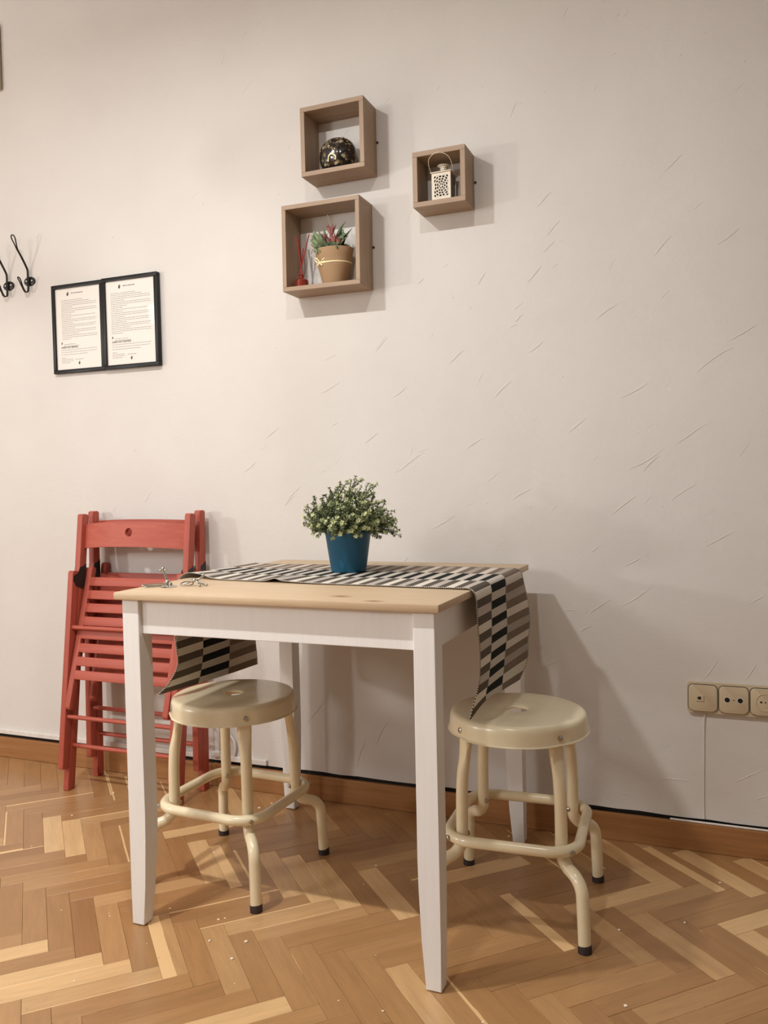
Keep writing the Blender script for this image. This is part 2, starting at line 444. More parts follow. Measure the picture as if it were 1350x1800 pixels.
# skirting board
bm = BM(); box(bm, ((XL+XR)/2, -0.0085, 0.036), (XR-XL, 0.013, 0.071), bev=0.0015)
o = tag(obj('baseboard_back', bm, M['board']), kind='structure'); o['label'] = 'oak skirting board along the foot of the wall'
# ---- herringbone floor
W_, L_ = 0.0506, 0.2530
floor = BM(); box(floor, ((XL+XR)/2, (YB+0.1)/2, -0.035), (XR-XL+0.2, -YB+0.1, 0.04))
floor = tag(obj('floor', floor, M['gap_dark']), kind='structure'); floor['label'] = 'oak herringbone parquet floor'
SQ = math.sqrt(0.5)
# anchor: lowest corner (5,0) of one plank
ax, ay = -0.698, -0.936
a0 = (ax-ay)*SQ-5*W_; b0 = (ax+ay)*SQ
def to_xy(a, b): a += a0; b += b0; return ((a+b)*SQ, (b-a)*SQ)
def plank_bm(L, w):
    bm = BM(); box(bm, (0, 0, -0.006), (L-0.0005, w-0.0005, 0.012), bev=0.0004, seg=1); return bm
proto_me = None
BRIGHT = [(-1.046,-0.477),(-0.968,-0.474),(-0.55,-0.976),(-0.487,-1.011),(-0.684,-0.958),(-0.563,-0.478),(-0.684,-0.346),(-0.192,-0.481),(-0.278,-0.457),(-0.054,-0.487),(-0.084,-0.933),(0.476,-0.123),(0.654,-0.109),(0.698,-0.334),(0.733,-0.411),(0.506,-0.262),(0.159,-0.25)]
SAPS = [(-0.416,-0.855),(-0.47,-0.482),(0.271,-0.422),(0.6,-0.13)]
def in_view(x, y):
    d = Vector((x-CX, y-CY, -CZ)); z = d.dot(_f)
    if z < 0.2: return False
    px = 675+1461.96*d.dot(_r2)/z; py = 900-1461.96*d.dot(_u2)/z
    return -90 < px < 1440 and py < 1900
rp = random.Random(21)
field = BM(); count = 0
cells = []
for k in range(-150, 150):
    for m in range(-40, 40):
        for kind in (0, 1):
            # lattice (1,1) and (5,-5)
            u0, v0 = k+5*m, k-5*m
            if kind == 0: ca, cb = (u0+2.5)*W_, (v0+0.5)*W_
            else: ca, cb = (u0+5.5)*W_, (v0+0.5-4+2)*W_
            # B plank: column j=u0+5 spans b in [j-9, j-4] = [v0-4, v0+1]
            if kind == 1: cb = (v0-1.5)*W_
            x, y = to_xy(ca, cb)
            if x < XL+0.1 or x > XR-0.1 or y < YB+0.1 or y > 0.105: continue
            cells.append((x, y, kind, ca, cb))
def clip_wall(bm, x, y, ang):
    """cut a plank off where it runs in under the skirting"""
    mw = Matrix.Translation((x, y, 0)) @ Matrix.Rotation(ang, 4, 'Z'); mi = mw.inverted()
    co = mi @ Vector((0, -0.004, 0)); no = mi.to_3x3() @ Vector((0, 1, 0))
    r = bmesh.ops.bisect_plane(bm, geom=bm.verts[:]+bm.edges[:]+bm.faces[:], plane_co=co, plane_no=no, clear_outer=True)
    bmesh.ops.holes_fill(bm, edges=[e for e in bm.edges if e.is_boundary])
for (x, y, kind, ca, cb) in cells:
    ang = -PI/4 if kind == 0 else PI/4
    vis = in_view(x, y)
    flip = rp.random() < 0.5
    t = min(1, max(0, rp.gauss(0.5, 0.10))); sap = 0.0
    if rp.random() < 0.07: t = rp.uniform(0.70, 0.85)
    if rp.random() < 0.13: sap = rp.uniform(0.10, 0.28)
    def inside(q):
        a = (q[0]-q[1])*SQ-a0; b = (q[0]+q[1])*SQ-b0
        h = (2.5, 0.5) if kind == 0 else (0.5, 2.5)
        return abs(a-ca) < h[0]*W_ and abs(b-cb) < h[1]*W_
    if any(inside(q) for q in BRIGHT): t = 0.97
    if any(inside(q) for q in SAPS): sap = 0.9
    if vis and count < 290:
        count += 1
        reach = (L_+W_)*SQ/2
        if y+reach > -0.004:
            bm = plank_bm(L_, W_); clip_wall(bm, x, y, ang)
            if not bm.faces: bm.free(); continue
            o = obj('plank', bm, M['plank'], floor)
        else:
            if proto_me is None:
                o = obj('plank', plank_bm(L_, W_), M['plank'], floor); proto_me = o.data
            else:
                o = bpy.data.objects.new('plank', proto_me); COL.objects.link(o); o.parent = floor
            if flip: ang += PI
        o.location = (x, y, rp.uniform(-0.00025, 0.00025)); o.rotation_euler = (0, 0, ang)
        o.color = (t, sap, rp.random(), 1)
    else:
        if y > -0.11: continue
        m4 = Matrix.Translation((x, y, -0.006)) @ Matrix.Rotation(ang, 4, 'Z') @ Matrix.Diagonal((L_-0.0006, W_-0.0006, 0.012, 1))
        bmesh.ops.create_cube(field, size=1.0, matrix=m4)
o = obj('parquet_field', field, M['plank'], floor); o['kind'] = 'stuff'; o.color = (0.5, 0.0, 0.5, 1)
# plaster crumbs scattered on the parquet
bm = BM(); rc = random.Random(5)
spots = [(-0.36,-0.71),(-0.35,-0.70),(-0.33,-0.79),(-0.48,-0.05),(-0.60,-0.78),(-0.61,-0.77),(0.23,-0.16),(0.47,-0.46),(0.10,-0.88),(-0.25,-0.83),(-0.2,-0.9),(-0.5,-1.0),(0.2,-0.9),(0.3,-0.87),(0.02,-0.72)]
spots += [(rc.uniform(-1.1, 0.7), rc.uniform(-1.0, -0.05)) for _ in range(26)]
for (x, y) in spots:
    s = rc.uniform(0.0012, 0.0034)
    bmesh.ops.create_icosphere(bm, subdivisions=1, radius=s, matrix=Matrix.Translation((x, y, s*0.4)) @ Matrix.Diagonal((rc.uniform(0.8, 1.5), rc.uniform(0.8, 1.4), 0.5, 1)))
tag(obj('plaster_crumbs', bm, M['crumb']), 'tiny pale plaster crumbs scattered over the parquet floor', 'crumbs', kind='stuff')

# ---- white cable trunking and cables at the foot of the wall
bm = BM(); box(bm, (-1.86, -0.005, 0.0905), (2.44, 0.010, 0.017), bev=0.002)
tag(obj('cable_trunking', bm, M['white_plastic']), 'slim white cable trunking along the wall above the left skirting', 'cable duct')
t = thing('white_cable', 'white cable with a clip coming down the wall behind the left stool', 'cable', (-0.815, 0, 0.09))
bm = BM(); tube(bm, catmull([(-0.03, -0.006, 0.13), (-0.012, -0.006, 0.10), (0.0, -0.006, 0.085), (0.002, -0.006, 0.05), (0.0, -0.006, 0.012)], 6), 0.0035, 8); obj('drop_cord', bm, M['white_plastic'], t, True)
bm = BM(); tube(bm, catmull([(0.035, -0.006, 0.085), (0.058, -0.008, 0.062), (0.064, -0.008, 0.035), (0.056, -0.006, 0.006)], 6), 0.004, 8); obj('loop_cord', bm, M['white_plastic'], t, True)
bm = BM(); box(bm, (-0.004, -0.008, 0.012), (0.022, 0.016, 0.018), bev=0.003); obj('clip', bm, M['white_plastic'], t, True)
bm = BM(); tube(bm, catmull([(0.55, -0.0085, 0.0745), (0.65, -0.0085, 0.0745), (0.8, -0.009, 0.0748), (1.1, -0.0085, 0.0745)], 6), 0.0028, 8)
tag(obj('skirting_cable', bm, M['white_plastic'], smooth=True), 'thin white cable lying on the skirting under the wall sockets', 'cable')
bm = BM(); tube(bm, catmull([(0.637, -0.002, 0.356), (0.634, -0.0015, 0.34), (0.633, -0.0005, 0.29), (0.632, -0.0005, 0.2), (0.6315, -0.0005, 0.12), (0.632, -0.001, 0.082)], 6), 0.0026, 8)
tag(obj('painted_cable', bm, M['plaster'], smooth=True), 'thin painted-over cable running straight down from the phone socket', 'cable')

# ================================================================== DINING TABLE
TX, TY, TR, TW, TD, TH, TT, INS = -0.5427, -0.8006, -0.0114, 0.74, 0.7377, 0.7338, 0.0158, 0.0126
cr, sr = math.cos(TR), math.sin(TR)
def tw(u, v, z=0): return (TX+u*cr-v*sr, TY+u*sr+v*cr, z)
tc = tw(TW/2, TD/2)
table = thing('dining_table', 'square table with pine top and white tapered legs against the wall', 'table', tc, TR)
bm = BM(); box(bm, (0, 0, TH-TT/2), (TW, TD, TT), bev=0.0025); o = obj('tabletop', bm, M['pine'], table, True); o['label'] = 'light pine tabletop'
hx, hy = TW/2-INS, TD/2-INS; LW = 0.0430; LB = 0.031; ZT = 0.25
for sx in (-1, 1):
    for sy in (-1, 1):
        def ring(w, z):
            ox, oy = sx*hx, sy*hy; ix, iy = sx*(hx-w), sy*(hy-w)
            x0, x1 = min(ox, ix), max(ox, ix); y0, y1 = min(oy, iy), max(oy, iy)
            return [(x0, y0, z), (x1, y0, z), (x1, y1, z), (x0, y1, z)]
        bm = BM()
        lv = [(LB, 0.003), (0.0375, 0.09), (0.0418, 0.19), (LW, ZT), (LW, TH-TT)]
        rings = [[bm.verts.new(p) for p in ring(w, z)] for w, z in lv]
        for A, B in zip(rings, rings[1:]):
            for k in range(4): bm.faces.new((A[k], A[(k+1) % 4], B[(k+1) % 4], B[k]))
        bm.faces.new(rings[0][::-1]); bm.faces.new(rings[-1])
        es = [e for e in bm.edges if abs(e.verts[0].co.z-e.verts[1].co.z) > 0.01]
        bmesh.ops.bevel(bm, geom=es, offset=0.002, segments=2, profile=0.5, affect='EDGES')
        leg = obj('leg', bm, M['white_wood'], table)
        bm = BM(); x, y = sx*(hx-LB/2), sy*(hy-LB/2); disc(bm, (x, y, 0.0), (0, 0, 1), 0.010, 0.0035, 16)
        obj('foot_glide', bm, M['rubber'], leg)
AZ0, AZ1, REC, AT = 0.6430, TH-TT, 0.010, 0.018
for name, c, s in (('apron', (0, -hy+REC+AT/2, 0), (2*(hx-LW)+0.01, AT)), ('apron', (0, hy-REC-AT/2, 0), (2*(hx-LW)+0.01, AT)),
                   ('apron', (-hx+REC+AT/2, 0, 0), (AT, 2*(hy-LW)+0.01)), ('apron', (hx-REC-AT/2, 0, 0), (AT, 2*(hy-LW)+0.01))):
    bm = BM(); box(bm, (c[0], c[1], (AZ0+AZ1)/2), (s[0], s[1], AZ1-AZ0), bev=0.0012); obj(name, bm, M['white_wood'], table)

# ================================================================== STOOLS
def make_stool():
    root = thing('metal_stool', 'x', 'stool', (0, 0, 0), 0, 'cream metal stools at the table')
    R0 = 0.1555
    bm = BM()
    SEG = 144; dmax = math.radians(9.5)
    def rmod(r, z, a):
        if r < 0.143 or z > 0.437: return r
        d = (a-PI/4) % (PI/2); d = min(d, PI/2-d)
        if d < dmax: return r*math.cos(dmax)/math.cos(d)*0.999 if z < 0.432 else r
        return r
    prof = [(0.0225, 0.4395), (0.0225, 0.4425), (0.024, 0.4443), (0.027, 0.445), (0.06, 0.4448), (0.11, 0.4448), (0.136, 0.445), (0.142, 0.4444), (0.1465, 0.4425), (0.1495, 0.439), (0.1512, 0.434),
            (0.1522, 0.428), (0.1535, 0.412), (0.1542, 0.4065), (0.1560, 0.4048), (0.1572, 0.4038), (0.1566, 0.4026), (0.1535, 0.403), (0.1515, 0.407), (0.150, 0.428), (0.146, 0.4385), (0.138, 0.4412), (0.06, 0.441), (0.028, 0.441), (0.0225, 0.4395)]
    lathe(bm, prof, SEG, (0, 0, 0), rmod)
    seat = obj('seat', bm, M['cream_seat'], root, True)
    ring_rho = 0.1735
    for k in range(4):
        az = PI/4+k*PI/2; e = Vector((math.cos(az), math.sin(az), 0)); tdir = Vector((-e.y, e.x, 0))
        path = catmull([e*0.1315+Vector((0, 0, 0.437)), e*0.1345+Vector((0, 0, 0.405)), e*0.1425+Vector((0, 0, 0.355)), e*0.1485+Vector((0, 0, 0.29)), e*0.1500+Vector((0, 0, 0.22)),
                        e*0.1500+Vector((0, 0, 0.188)), e*0.1530+Vector((0, 0, 0.170)), e*0.1690+Vector((0, 0, 0.153)), e*0.1960+Vector((0, 0, 0.143)), e*0.2135+Vector((0, 0, 0.124)), e*0.2175+Vector((0, 0, 0.09)), e*0.2215+Vector((0, 0, 0.012))], 6)
        bm = BM(); tube(bm, path, 0.0132, 16)
        # flatten the top of the tube against the skirt
        for v in bm.verts:
            if v.co.z > 0.33:
                f = min(1, (v.co.z-0.33)/0.06); rad = v.co.dot(e); tan = v.co.dot(tdir)
                c = 0.1345 if v.co.z > 0.40 else None
                v.co += tdir*tan*0.28*f
                if rad > 0.1455: v.co -= e*(rad-0.1455)*f
        leg = obj('leg', bm, M['cream'], root, True)
        bm = BM(); c = e*0.2218; tube(bm, [c+Vector((0, 0, 0.0)), c+Vector((0, 0, 0.004)), c+Vector((0, 0, 0.012)), e*0.2211+Vector((0, 0, 0.0155))], 0.0142, 16)
        obj('foot_cap', bm, M['rubber'], leg, True)
        bm = BM(); disc(bm, e*0.1505+Vector((0, 0, 0.4185)), e, 0.0062, 0.0035, 14, 1); o = obj('bolt', bm, M['steel'], seat, True); o['label'] = 'steel bolt'
        bm = BM(); disc(bm, e*0.1870+Vector((0, 0, 0.190)), e, 0.0060, 0.0035, 14, 1); obj('bolt', bm, M['steel'], leg, True); bm = BM(); disc(bm, e*0.1355+Vector((0, 0, 0.190)), -e, 0.0056, 0.0032, 14, 1)
        o = obj('bolt', bm, M['steel'], leg, True)
    # foot ring: a square of tube with round corners, outside the legs
    rc_ = 0.062; aa = (ring_rho-rc_)*SQ+rc_
    pts = []
    for k in range(4):
        c = Vector(((aa-rc_)*(1 if k in (0, 3) else -1), (aa-rc_)*(1 if k in (0, 1) else -1), 0.190))
        for j in range(9):
            a = k*PI/2+j/8*PI/2; pts.append(c+Vector((math.cos(a), math.sin(a), 0))*rc_)
    # insert points on the straights
    full = []
    for i, p in enumerate(pts):
        full.append(p); q = pts[(i+1) % len(pts)]
        if (q-p).length > 0.04:
            for j in (1, 2, 3, 4): full.append(p.lerp(q, j/5))
    bm = BM(); tube(bm, full, 0.0118, 14, closed=True); obj('foot_ring', bm, M['cream'], root, True)
    return root
stool = make_stool()
stool.location = (-0.448, -0.485, 0); stool.rotation_euler = (0, 0, math.radians(-3))
stool['label'] = 'cream metal stool on the left, under the table beside the red chairs'
stool2 = copy_tree(stool)
stool2.location = (0.2505, -0.418, 0); stool2.rotation_euler = (0, 0, math.radians(2.7))
stool2['label'] = 'cream metal stool on the right, half out from under the table'

# ================================================================== FOLDED CHAIRS
CHW = 0.2185      # half width over the long rails
def rail_bm(x0, x1, w0, w1, v0, v1, rtop=0.008, rbot=0.004):
    """upright rail, rounded top and bottom seen from the side; local x = u, y = -w, z = v"""
    poly = []
    def arc(cy, cz, r, a0_, a1_):
        for j in range(5):
            a = a0_+(a1_-a0_)*j/4; poly.append((cy+r*math.cos(a), cz+r*math.sin(a)))
    y0, y1 = -w1, -w0
    arc(y1-rtop, v1-rtop, rtop, 0, PI/2); arc(y0+rtop, v1-rtop, rtop, PI/2, PI)
    arc(y0+rbot, v0+rbot, rbot, PI, 1.5*PI); arc(y1-rbot, v0+rbot, rbot, 1.5*PI, 2*PI)
    bm = BM(); prism(bm, poly, 0, x0, x1)
    es = [e for e in bm.edges if abs(e.verts[0].co.x-e.verts[1].co.x) < 1e-6]
    bmesh.ops.bevel(bm, geom=es, offset=0.0018, segments=2, profile=0.5, affect='EDGES')
    return bm
def make_chair():
    root = thing('folding_chair', 'x', 'chair', (0, 0, 0), 0, 'red folding chairs leaning on the wall')
    RW = 0.0205
    for s in (-1, 1):
        xo, xi = s*CHW, s*(CHW-RW)
        obj('long_rail', rail_bm(min(xo, xi), max(xo, xi), -0.030, 0.0, 0.0, 0.882), M['red_wood'], root, True)
        obj('short_leg', rail_bm(min(xo, xi), max(xo, xi), 0.0012, 0.0290, 0.072, 0.697), M['red_wood'], root, True)
        # black hinge bracket: plate over the inner and the outer face
        prof = [(-0.028, 0.660), (-0.020, 0.640), (0.012, 0.648), (0.0275, 0.668), (0.0275, 0.680), (0.006, 0.690), (0.0, 0.708), (-0.018, 0.714), (-0.028, 0.722), (-0.029, 0.690)]
        bm = BM()
        prism(bm, [(-w, v) for w, v in prof], 0, min(xi, xi-s*0.0016), max(xi, xi-s*0.0016))
        prism(bm, [(-min(w, -0.002), v) for w, v in prof if w < 0.03], 0, min(xo, xo+s*0.0016), max(xo, xo+s*0.0016))
        o = obj('hinge_bracket', bm, M['black_plastic'], root); o['label'] = 'black hinge bracket'
    # curved backrest board with a round hole
    bm = BM(); X = CHW-RW; v0, v1 = 0.773, 0.852; hv = 0.8185; hr = 0.0135; Hh = 24
    def bow(x): return -0.0175+0.031*(1-(x/X)**2)
    outer = []; inner = []
    for k in range(Hh):
        a = 2*PI*k/Hh; ca_, sa_ = math.cos(a), math.sin(a)
        sq = 1/max(abs(ca_), abs(sa_)); inner.append((hr*ca_, hv+hr*sa_)); outer.append((0.032*sq*ca_, min(v1, max(v0, (v0+v1)/2+(v1-v0)/2*sq*sa_))))
    for y_off in (0, 1): pass
    def V(x, v, back): return bm.verts.new((x, -(bow(x)-(0.013 if back else 0.0)), v+0.005*(1-(x/X)**2)-0.002))
    for back in (0, 1):
        I = [V(x, v, back) for x, v in inner]; O = [V(x, v, back) for x, v in outer]
        for k in range(Hh): bm.faces.new((I[k], I[(k+1) % Hh], O[(k+1) % Hh], O[k]))
        if back == 0: I0, O0 = I, O
        else:
            for k in range(Hh): bm.faces.new((I0[k], I0[(k+1) % Hh], I[(k+1) % Hh], I[k]))
            for k in range(Hh):
                x0_, x1_ = O0[k].co, O0[(k+1) % Hh].co
                if abs(x0_.z-x1_.z) < 2e-3 and abs(x0_.x-x1_.x) > 1e-5: bm.faces.new((O0[k], O0[(k+1) % Hh], O[(k+1) % Hh], O[k]))
    for s in (-1, 1):
        prev = None; NX = 12
        for j in range(NX+1):
            x = s*(0.032+(X-0.032)*j/NX)
            cur = [V(x, v0, 0), V(x, v1, 0), V(x, v1, 1), V(x, v0, 1)]
            if prev:
                for i in range(4): bm.faces.new((prev[i], prev[(i+1) % 4], cur[(i+1) % 4], cur[i]))
            prev = cur
        bm.faces.new(prev)
    bmesh.ops.remove_doubles(bm, verts=bm.verts[:], dist=1e-5)
    obj('backrest', bm, M['red_wood_h'], root, True)
    # rungs
    for v, w, xx in ((0.517, 0.016, CHW-RW+0.004), (0.236, 0.016, CHW-RW+0.004), (0.142, -0.015, CHW-RW+0.004)):
        bm = BM(); tube(bm, [(-xx, -w, v), (xx, -w, v)], 0.0068, 12); obj('rung', bm, M['red_wood_h'], root, True)
    # folded seat: frame tilts from behind the rails (top) to in front of them (bottom)
    VT, VB = 0.712, 0.262; WT, WB = -0.032, 0.040
    sx0 = CHW-RW-0.003; sx1 = sx0-0.020
    ang = math.atan2(WB-WT, VT-VB)
    ln = math.hypot(VT-VB, WB-WT)
    def seat_m(bm):
        # local seat coords: x, y=-depth(out), z along the seat from bottom (0) to top (ln)
        m = Matrix.Translation((0, -WB, VB)) @ Matrix.Rotation(-ang, 4, 'X')
        bmesh.ops.transform(bm, matrix=m, verts=bm.verts[:])
    seat = bpy.data.objects.new('seat', None); COL.objects.link(seat); seat.parent = root; seat.empty_display_size = 0.05
    for s in (-1, 1):
        bm = rail_bm(min(s*sx0, s*sx1), max(s*sx0, s*sx1), -0.022, 0.0, 0.0, ln, 0.0105, 0.010); seat_m(bm); obj('seat_rail', bm, M['red_wood'], seat, True)
    n = 9
    for i in range(8):
        v = 0.664-0.0421*i
        t = (v-VB)/(VT-VB)*ln
        bm = BM(); box(bm, (0, 0.0055, t), (2*sx1+0.006, 0.011, 0.0290), bev=0.0028); seat_m(bm); obj('slat', bm, M['red_wood_h'], seat, True)
    return root
def place_chair(o, xc, yf, yt):
    """front face of the long rails on the floor at y=yf, at the top at y=yt"""
    tilt = math.asin((yt-yf)/0.88)
    o.location = (xc, yf, 0.0); o.rotation_euler = (-tilt, 0, 0)
chair = make_chair(); place_chair(chair, -1.048, -0.207, -0.099)
chair['label'] = 'front red wooden folding chair, folded flat and leaning over the other one'
chair2 = copy_tree(chair); place_chair(chair2, -1.048, -0.070, -0.050)
chair2['label'] = 'rear red wooden folding chair, folded flat and standing upright against the wall'

# ================================================================== TABLE RUNNER
ROWS = [  # front -> back, at v = 0, .33, .66, 1
 [(-0.580,-0.610,0.4600), (-0.560,-0.473,0.4570), (-0.553,-0.345,0.4520), (-0.549,-0.197,0.4480)],
 [(-0.568,-0.585,0.482), (-0.556,-0.466,0.484), (-0.553,-0.338,0.482), (-0.553,-0.193,0.480)],
 [(-0.556,-0.562,0.525), (-0.555,-0.456,0.525), (-0.556,-0.328,0.525), (-0.558,-0.190,0.525)],
 [(-0.556,-0.569,0.590), (-0.557,-0.449,0.590), (-0.557,-0.325,0.590), (-0.557,-0.180,0.590)],
 [(-0.560,-0.560,0.665), (-0.558,-0.446,0.665), (-0.556,-0.325,0.665), (-0.555,-0.200,0.665)],
 [(-0.560,-0.545,0.720), (-0.556,-0.443,0.720), (-0.552,-0.326,0.720), (-0.548,-0.212,0.720)],
 [(-0.552,-0.538,0.740), (-0.549,-0.441,0.739), (-0.545,-0.327,0.738), (-0.540,-0.214,0.737)],
 [(-0.530,-0.538,0.7470), (-0.528,-0.441,0.742), (-0.526,-0.327,0.738), (-0.522,-0.214,0.737)],
 [(-0.490,-0.548,0.7450), (-0.490,-0.444,0.740), (-0.488,-0.330,0.737), (-0.486,-0.216,0.7365)],
 [(-0.440,-0.560,0.7370), (-0.440,-0.450,0.737), (-0.440,-0.330,0.7365), (-0.440,-0.214,0.7365)],
 [(-0.340,-0.570,0.7365), (-0.345,-0.455,0.7365), (-0.345,-0.333,0.7365), (-0.345,-0.211,0.7370)],
 [(-0.300,-0.573,0.7375), (-0.305,-0.456,0.737), (-0.305,-0.334,0.737), (-0.305,-0.210,0.7365)],
 [(-0.274,-0.575,0.7440), (-0.272,-0.458,0.739), (-0.268,-0.335,0.738), (-0.265,-0.209,0.7365)],
 [(-0.244,-0.578,0.7385), (-0.236,-0.460,0.737), (-0.230,-0.336,0.7365), (-0.225,-0.206,0.7365)],
 [(-0.150,-0.585,0.7365), (-0.150,-0.462,0.7365), (-0.150,-0.338,0.7365), (-0.150,-0.203,0.7365)],
 [(-0.030,-0.590,0.7365), (-0.030,-0.466,0.7365), (-0.030,-0.340,0.7365), (-0.030,-0.199,0.7365)],
 [(0.080,-0.596,0.7365), (0.080,-0.470,0.7365), (0.080,-0.342,0.7365), (0.080,-0.203,0.7375)],
 [(0.170,-0.600,0.7370), (0.170,-0.474,0.7365), (0.170,-0.344,0.7365), (0.170,-0.207,0.7365)],
 [(0.197,-0.604,0.7366), (0.200,-0.480,0.7366), (0.202,-0.352,0.7366), (0.204,-0.211,0.7366)],
 [(0.210,-0.606,0.7230), (0.212,-0.488,0.7240), (0.214,-0.366,0.7240), (0.217,-0.211,0.7250)],
 [(0.211,-0.602,0.692), (0.213,-0.493,0.692), (0.215,-0.371,0.692), (0.222,-0.200,0.694)],
 [(0.211,-0.595,0.650), (0.213,-0.494,0.650), (0.216,-0.367,0.650), (0.228,-0.188,0.650)],
 [(0.211,-0.584,0.605), (0.212,-0.495,0.605), (0.216,-0.367,0.605), (0.231,-0.184,0.605)],
 [(0.208,-0.577,0.555), (0.210,-0.502,0.555), (0.214,-0.384,0.555), (0.226,-0.186,0.555)],
 [(0.203,-0.580,0.522), (0.208,-0.512,0.522), (0.212,-0.390,0.522), (0.226,-0.188,0.522)],
 [(0.192,-0.572,0.490), (0.204,-0.516,0.503), (0.210,-0.394,0.500), (0.222,-0.200,0.495)],
 [(0.178,-0.556,0.4500), (0.200,-0.505,0.482), (0.209,-0.398,0.478), (0.216,-0.245,0.468)],
]
dense_rows = []
NS = 5
cols4 = [catmull([r[j] for r in ROWS], NS) for j in range(4)]
NV = 18
bm = BM(); uvl = bm.loops.layers.uv.new('UVMap'); grid = []; su = 0.0; us = []
for i in range(len(cols4[0])):
    four = [cols4[j][i] for j in range(4)]
    line = catmull(four, 6)
    if i: su += (line[9]-prevmid).length
    prevmid = line[9]; us.append(su)
    grid.append([bm.verts.new(p) for p in line])
UOFF = [us[i] for i in range(len(us))]
uedge = UOFF[18*NS]
for i in range(len(grid)-1):
    for j in range(NV):
        f = bm.faces.new((grid[i][j], grid[i+1][j], grid[i+1][j+1], grid[i][j+1]))
        for lp, (ii, jj) in zip(f.loops, ((i, j), (i+1, j), (i+1, j+1), (i, j+1))): lp[uvl].uv = (UOFF[ii]-uedge+0.0185*60, jj/NV*0.386)
bm.normal_update()
me = bpy.data.meshes.new('table_runner'); bm.to_mesh(me); bm.free(); me.materials.append(M['runner']); me.shade_smooth()
runner = bpy.data.objects.new('table_runner', me); COL.objects.link(runner)
sol = runner.modifiers.new('thickness', 'SOLIDIFY'); sol.thickness = 0.0018; sol.offset = 0.0
tag(runner, 'woven grey, black and cream striped runner laid across the table and hanging down both sides', 'table runner')

# ================================================================== POTTED HERB ON THE TABLE
def leaf(bm, lay, base, d, up, ln, wd, shade, curl=0.25):
    d = d.normalized(); side = d.cross(up)
    if side.length < 1e-4: side = d.cross(Vector((1, 0, 0)))
    side.normalize(); nn = side.cross(d).normalized()
    p0 = base; p1 = base+d*ln*0.5+nn*ln*0.06; p2 = base+d*ln-nn*ln*curl
    a = bm.verts.new(p0); b = bm.verts.new(p1+side*wd*0.5-nn*wd*0.12); c = bm.verts.new(p1-side*wd*0.5-nn*wd*0.12); m_ = bm.verts.new(p1); e = bm.verts.new(p2)
    for f in ((a, b, m_), (a, m_, c), (b, e, m_), (m_, e, c)): 
        fc = bm.faces.new(f)
    for v in (a, b, c, m_, e): v[lay] = shade
def sprig_mesh(seed, ln, pale):
    """branched shoot of a small-leaved herb: a stem with side twigs, each ending in a rosette"""
    r = random.Random(seed); bm = BM(); lay = bm.verts.layers.float.new('shade')
    def twig(p0, d, l, n):
        d = d.normalized(); bend = Vector((r.uniform(-.3, .3), r.uniform(-.3, .3), r.uniform(-.1, .3)))
        path = catmull([p0, p0+d*l*0.5+bend*l*0.12, p0+(d+bend*0.5).normalized()*l], 4)
        nv = len(bm.verts); tube(bm, path, 0.0009, 4)
        bm.verts.ensure_lookup_table()
        for v in bm.verts[nv:]: v[lay] = 0.12
        ax = (path[-1]-path[0]).normalized(); x = ax.orthogonal().normalized(); y = ax.cross(x)
        for i in range(n):
            t = 0.15+0.85*i/(n-1); k = t*(len(path)-1); i0 = min(int(k), len(path)-2); p = path[i0].lerp(path[i0+1], k-i0)
            for q in range(3):
                a = i*1.1+q*2*PI/3+r.uniform(-.4, .4)
                dd = (x*math.cos(a)+y*math.sin(a))+ax*(r.uniform(0.25, 0.7)+0.5*t)
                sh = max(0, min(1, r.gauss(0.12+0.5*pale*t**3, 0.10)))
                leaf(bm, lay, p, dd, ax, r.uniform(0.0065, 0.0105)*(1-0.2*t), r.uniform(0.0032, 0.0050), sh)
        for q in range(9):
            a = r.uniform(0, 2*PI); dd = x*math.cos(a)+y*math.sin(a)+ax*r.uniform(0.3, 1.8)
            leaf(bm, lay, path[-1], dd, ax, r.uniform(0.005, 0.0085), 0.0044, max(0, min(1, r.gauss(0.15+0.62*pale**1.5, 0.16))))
        return path
    main = twig(Vector((0, 0, 0)), Vector((r.uniform(-.1, .1), r.uniform(-.1, .1), 1)), ln, int(ln/0.006))
    for k, t in enumerate((0.35, 0.5, 0.62, 0.75)):
        a = k*2.4+r.uniform(-.4, .4); p = main[int(t*(len(main)-1))]
        twig(p, Vector((math.cos(a), math.sin(a), r.uniform(0.6, 1.2))), ln*r.uniform(0.26, 0.38), 5)
    return bm
def lerp(a, b, t): return a+(b-a)*t
pot = thing('potted_herb', 'bushy pale green herb plant in a blue pot on the table runner', 'potted plant', (-0.187, -0.352, 0.7376))
bm = BM(); lathe(bm, [(0.0, 0.0), (0.041, 0.0), (0.0432, 0.0015), (0.0443, 0.006), (0.0575, 0.0985), (0.0582, 0.100), (0.0572, 0.1008), (0.0555, 0.0995), (0.053, 0.088), (0.0, 0.088)], 48)
bmesh.ops.remove_doubles(bm, verts=bm.verts[:], dist=1e-6)
o = obj('pot', bm, M['blue_pot'], pot, True); o['label'] = 'deep blue plastic pot'
bm = BM(); lathe(bm, [(0.0535, 0.086), (0.05, 0.093), (0.03, 0.097), (0.0, 0.098)], 24); bmesh.ops.remove_doubles(bm, verts=bm.verts[:], dist=1e-6); obj('soil', bm, M['soil'], pot, True)
meshes = []
for k in range(8):
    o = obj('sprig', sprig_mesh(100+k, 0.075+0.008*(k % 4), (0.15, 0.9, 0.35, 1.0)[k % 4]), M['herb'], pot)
    meshes.append(o.data); bpy.data.objects.remove(o)
rs = random.Random(77)
NSP = 92
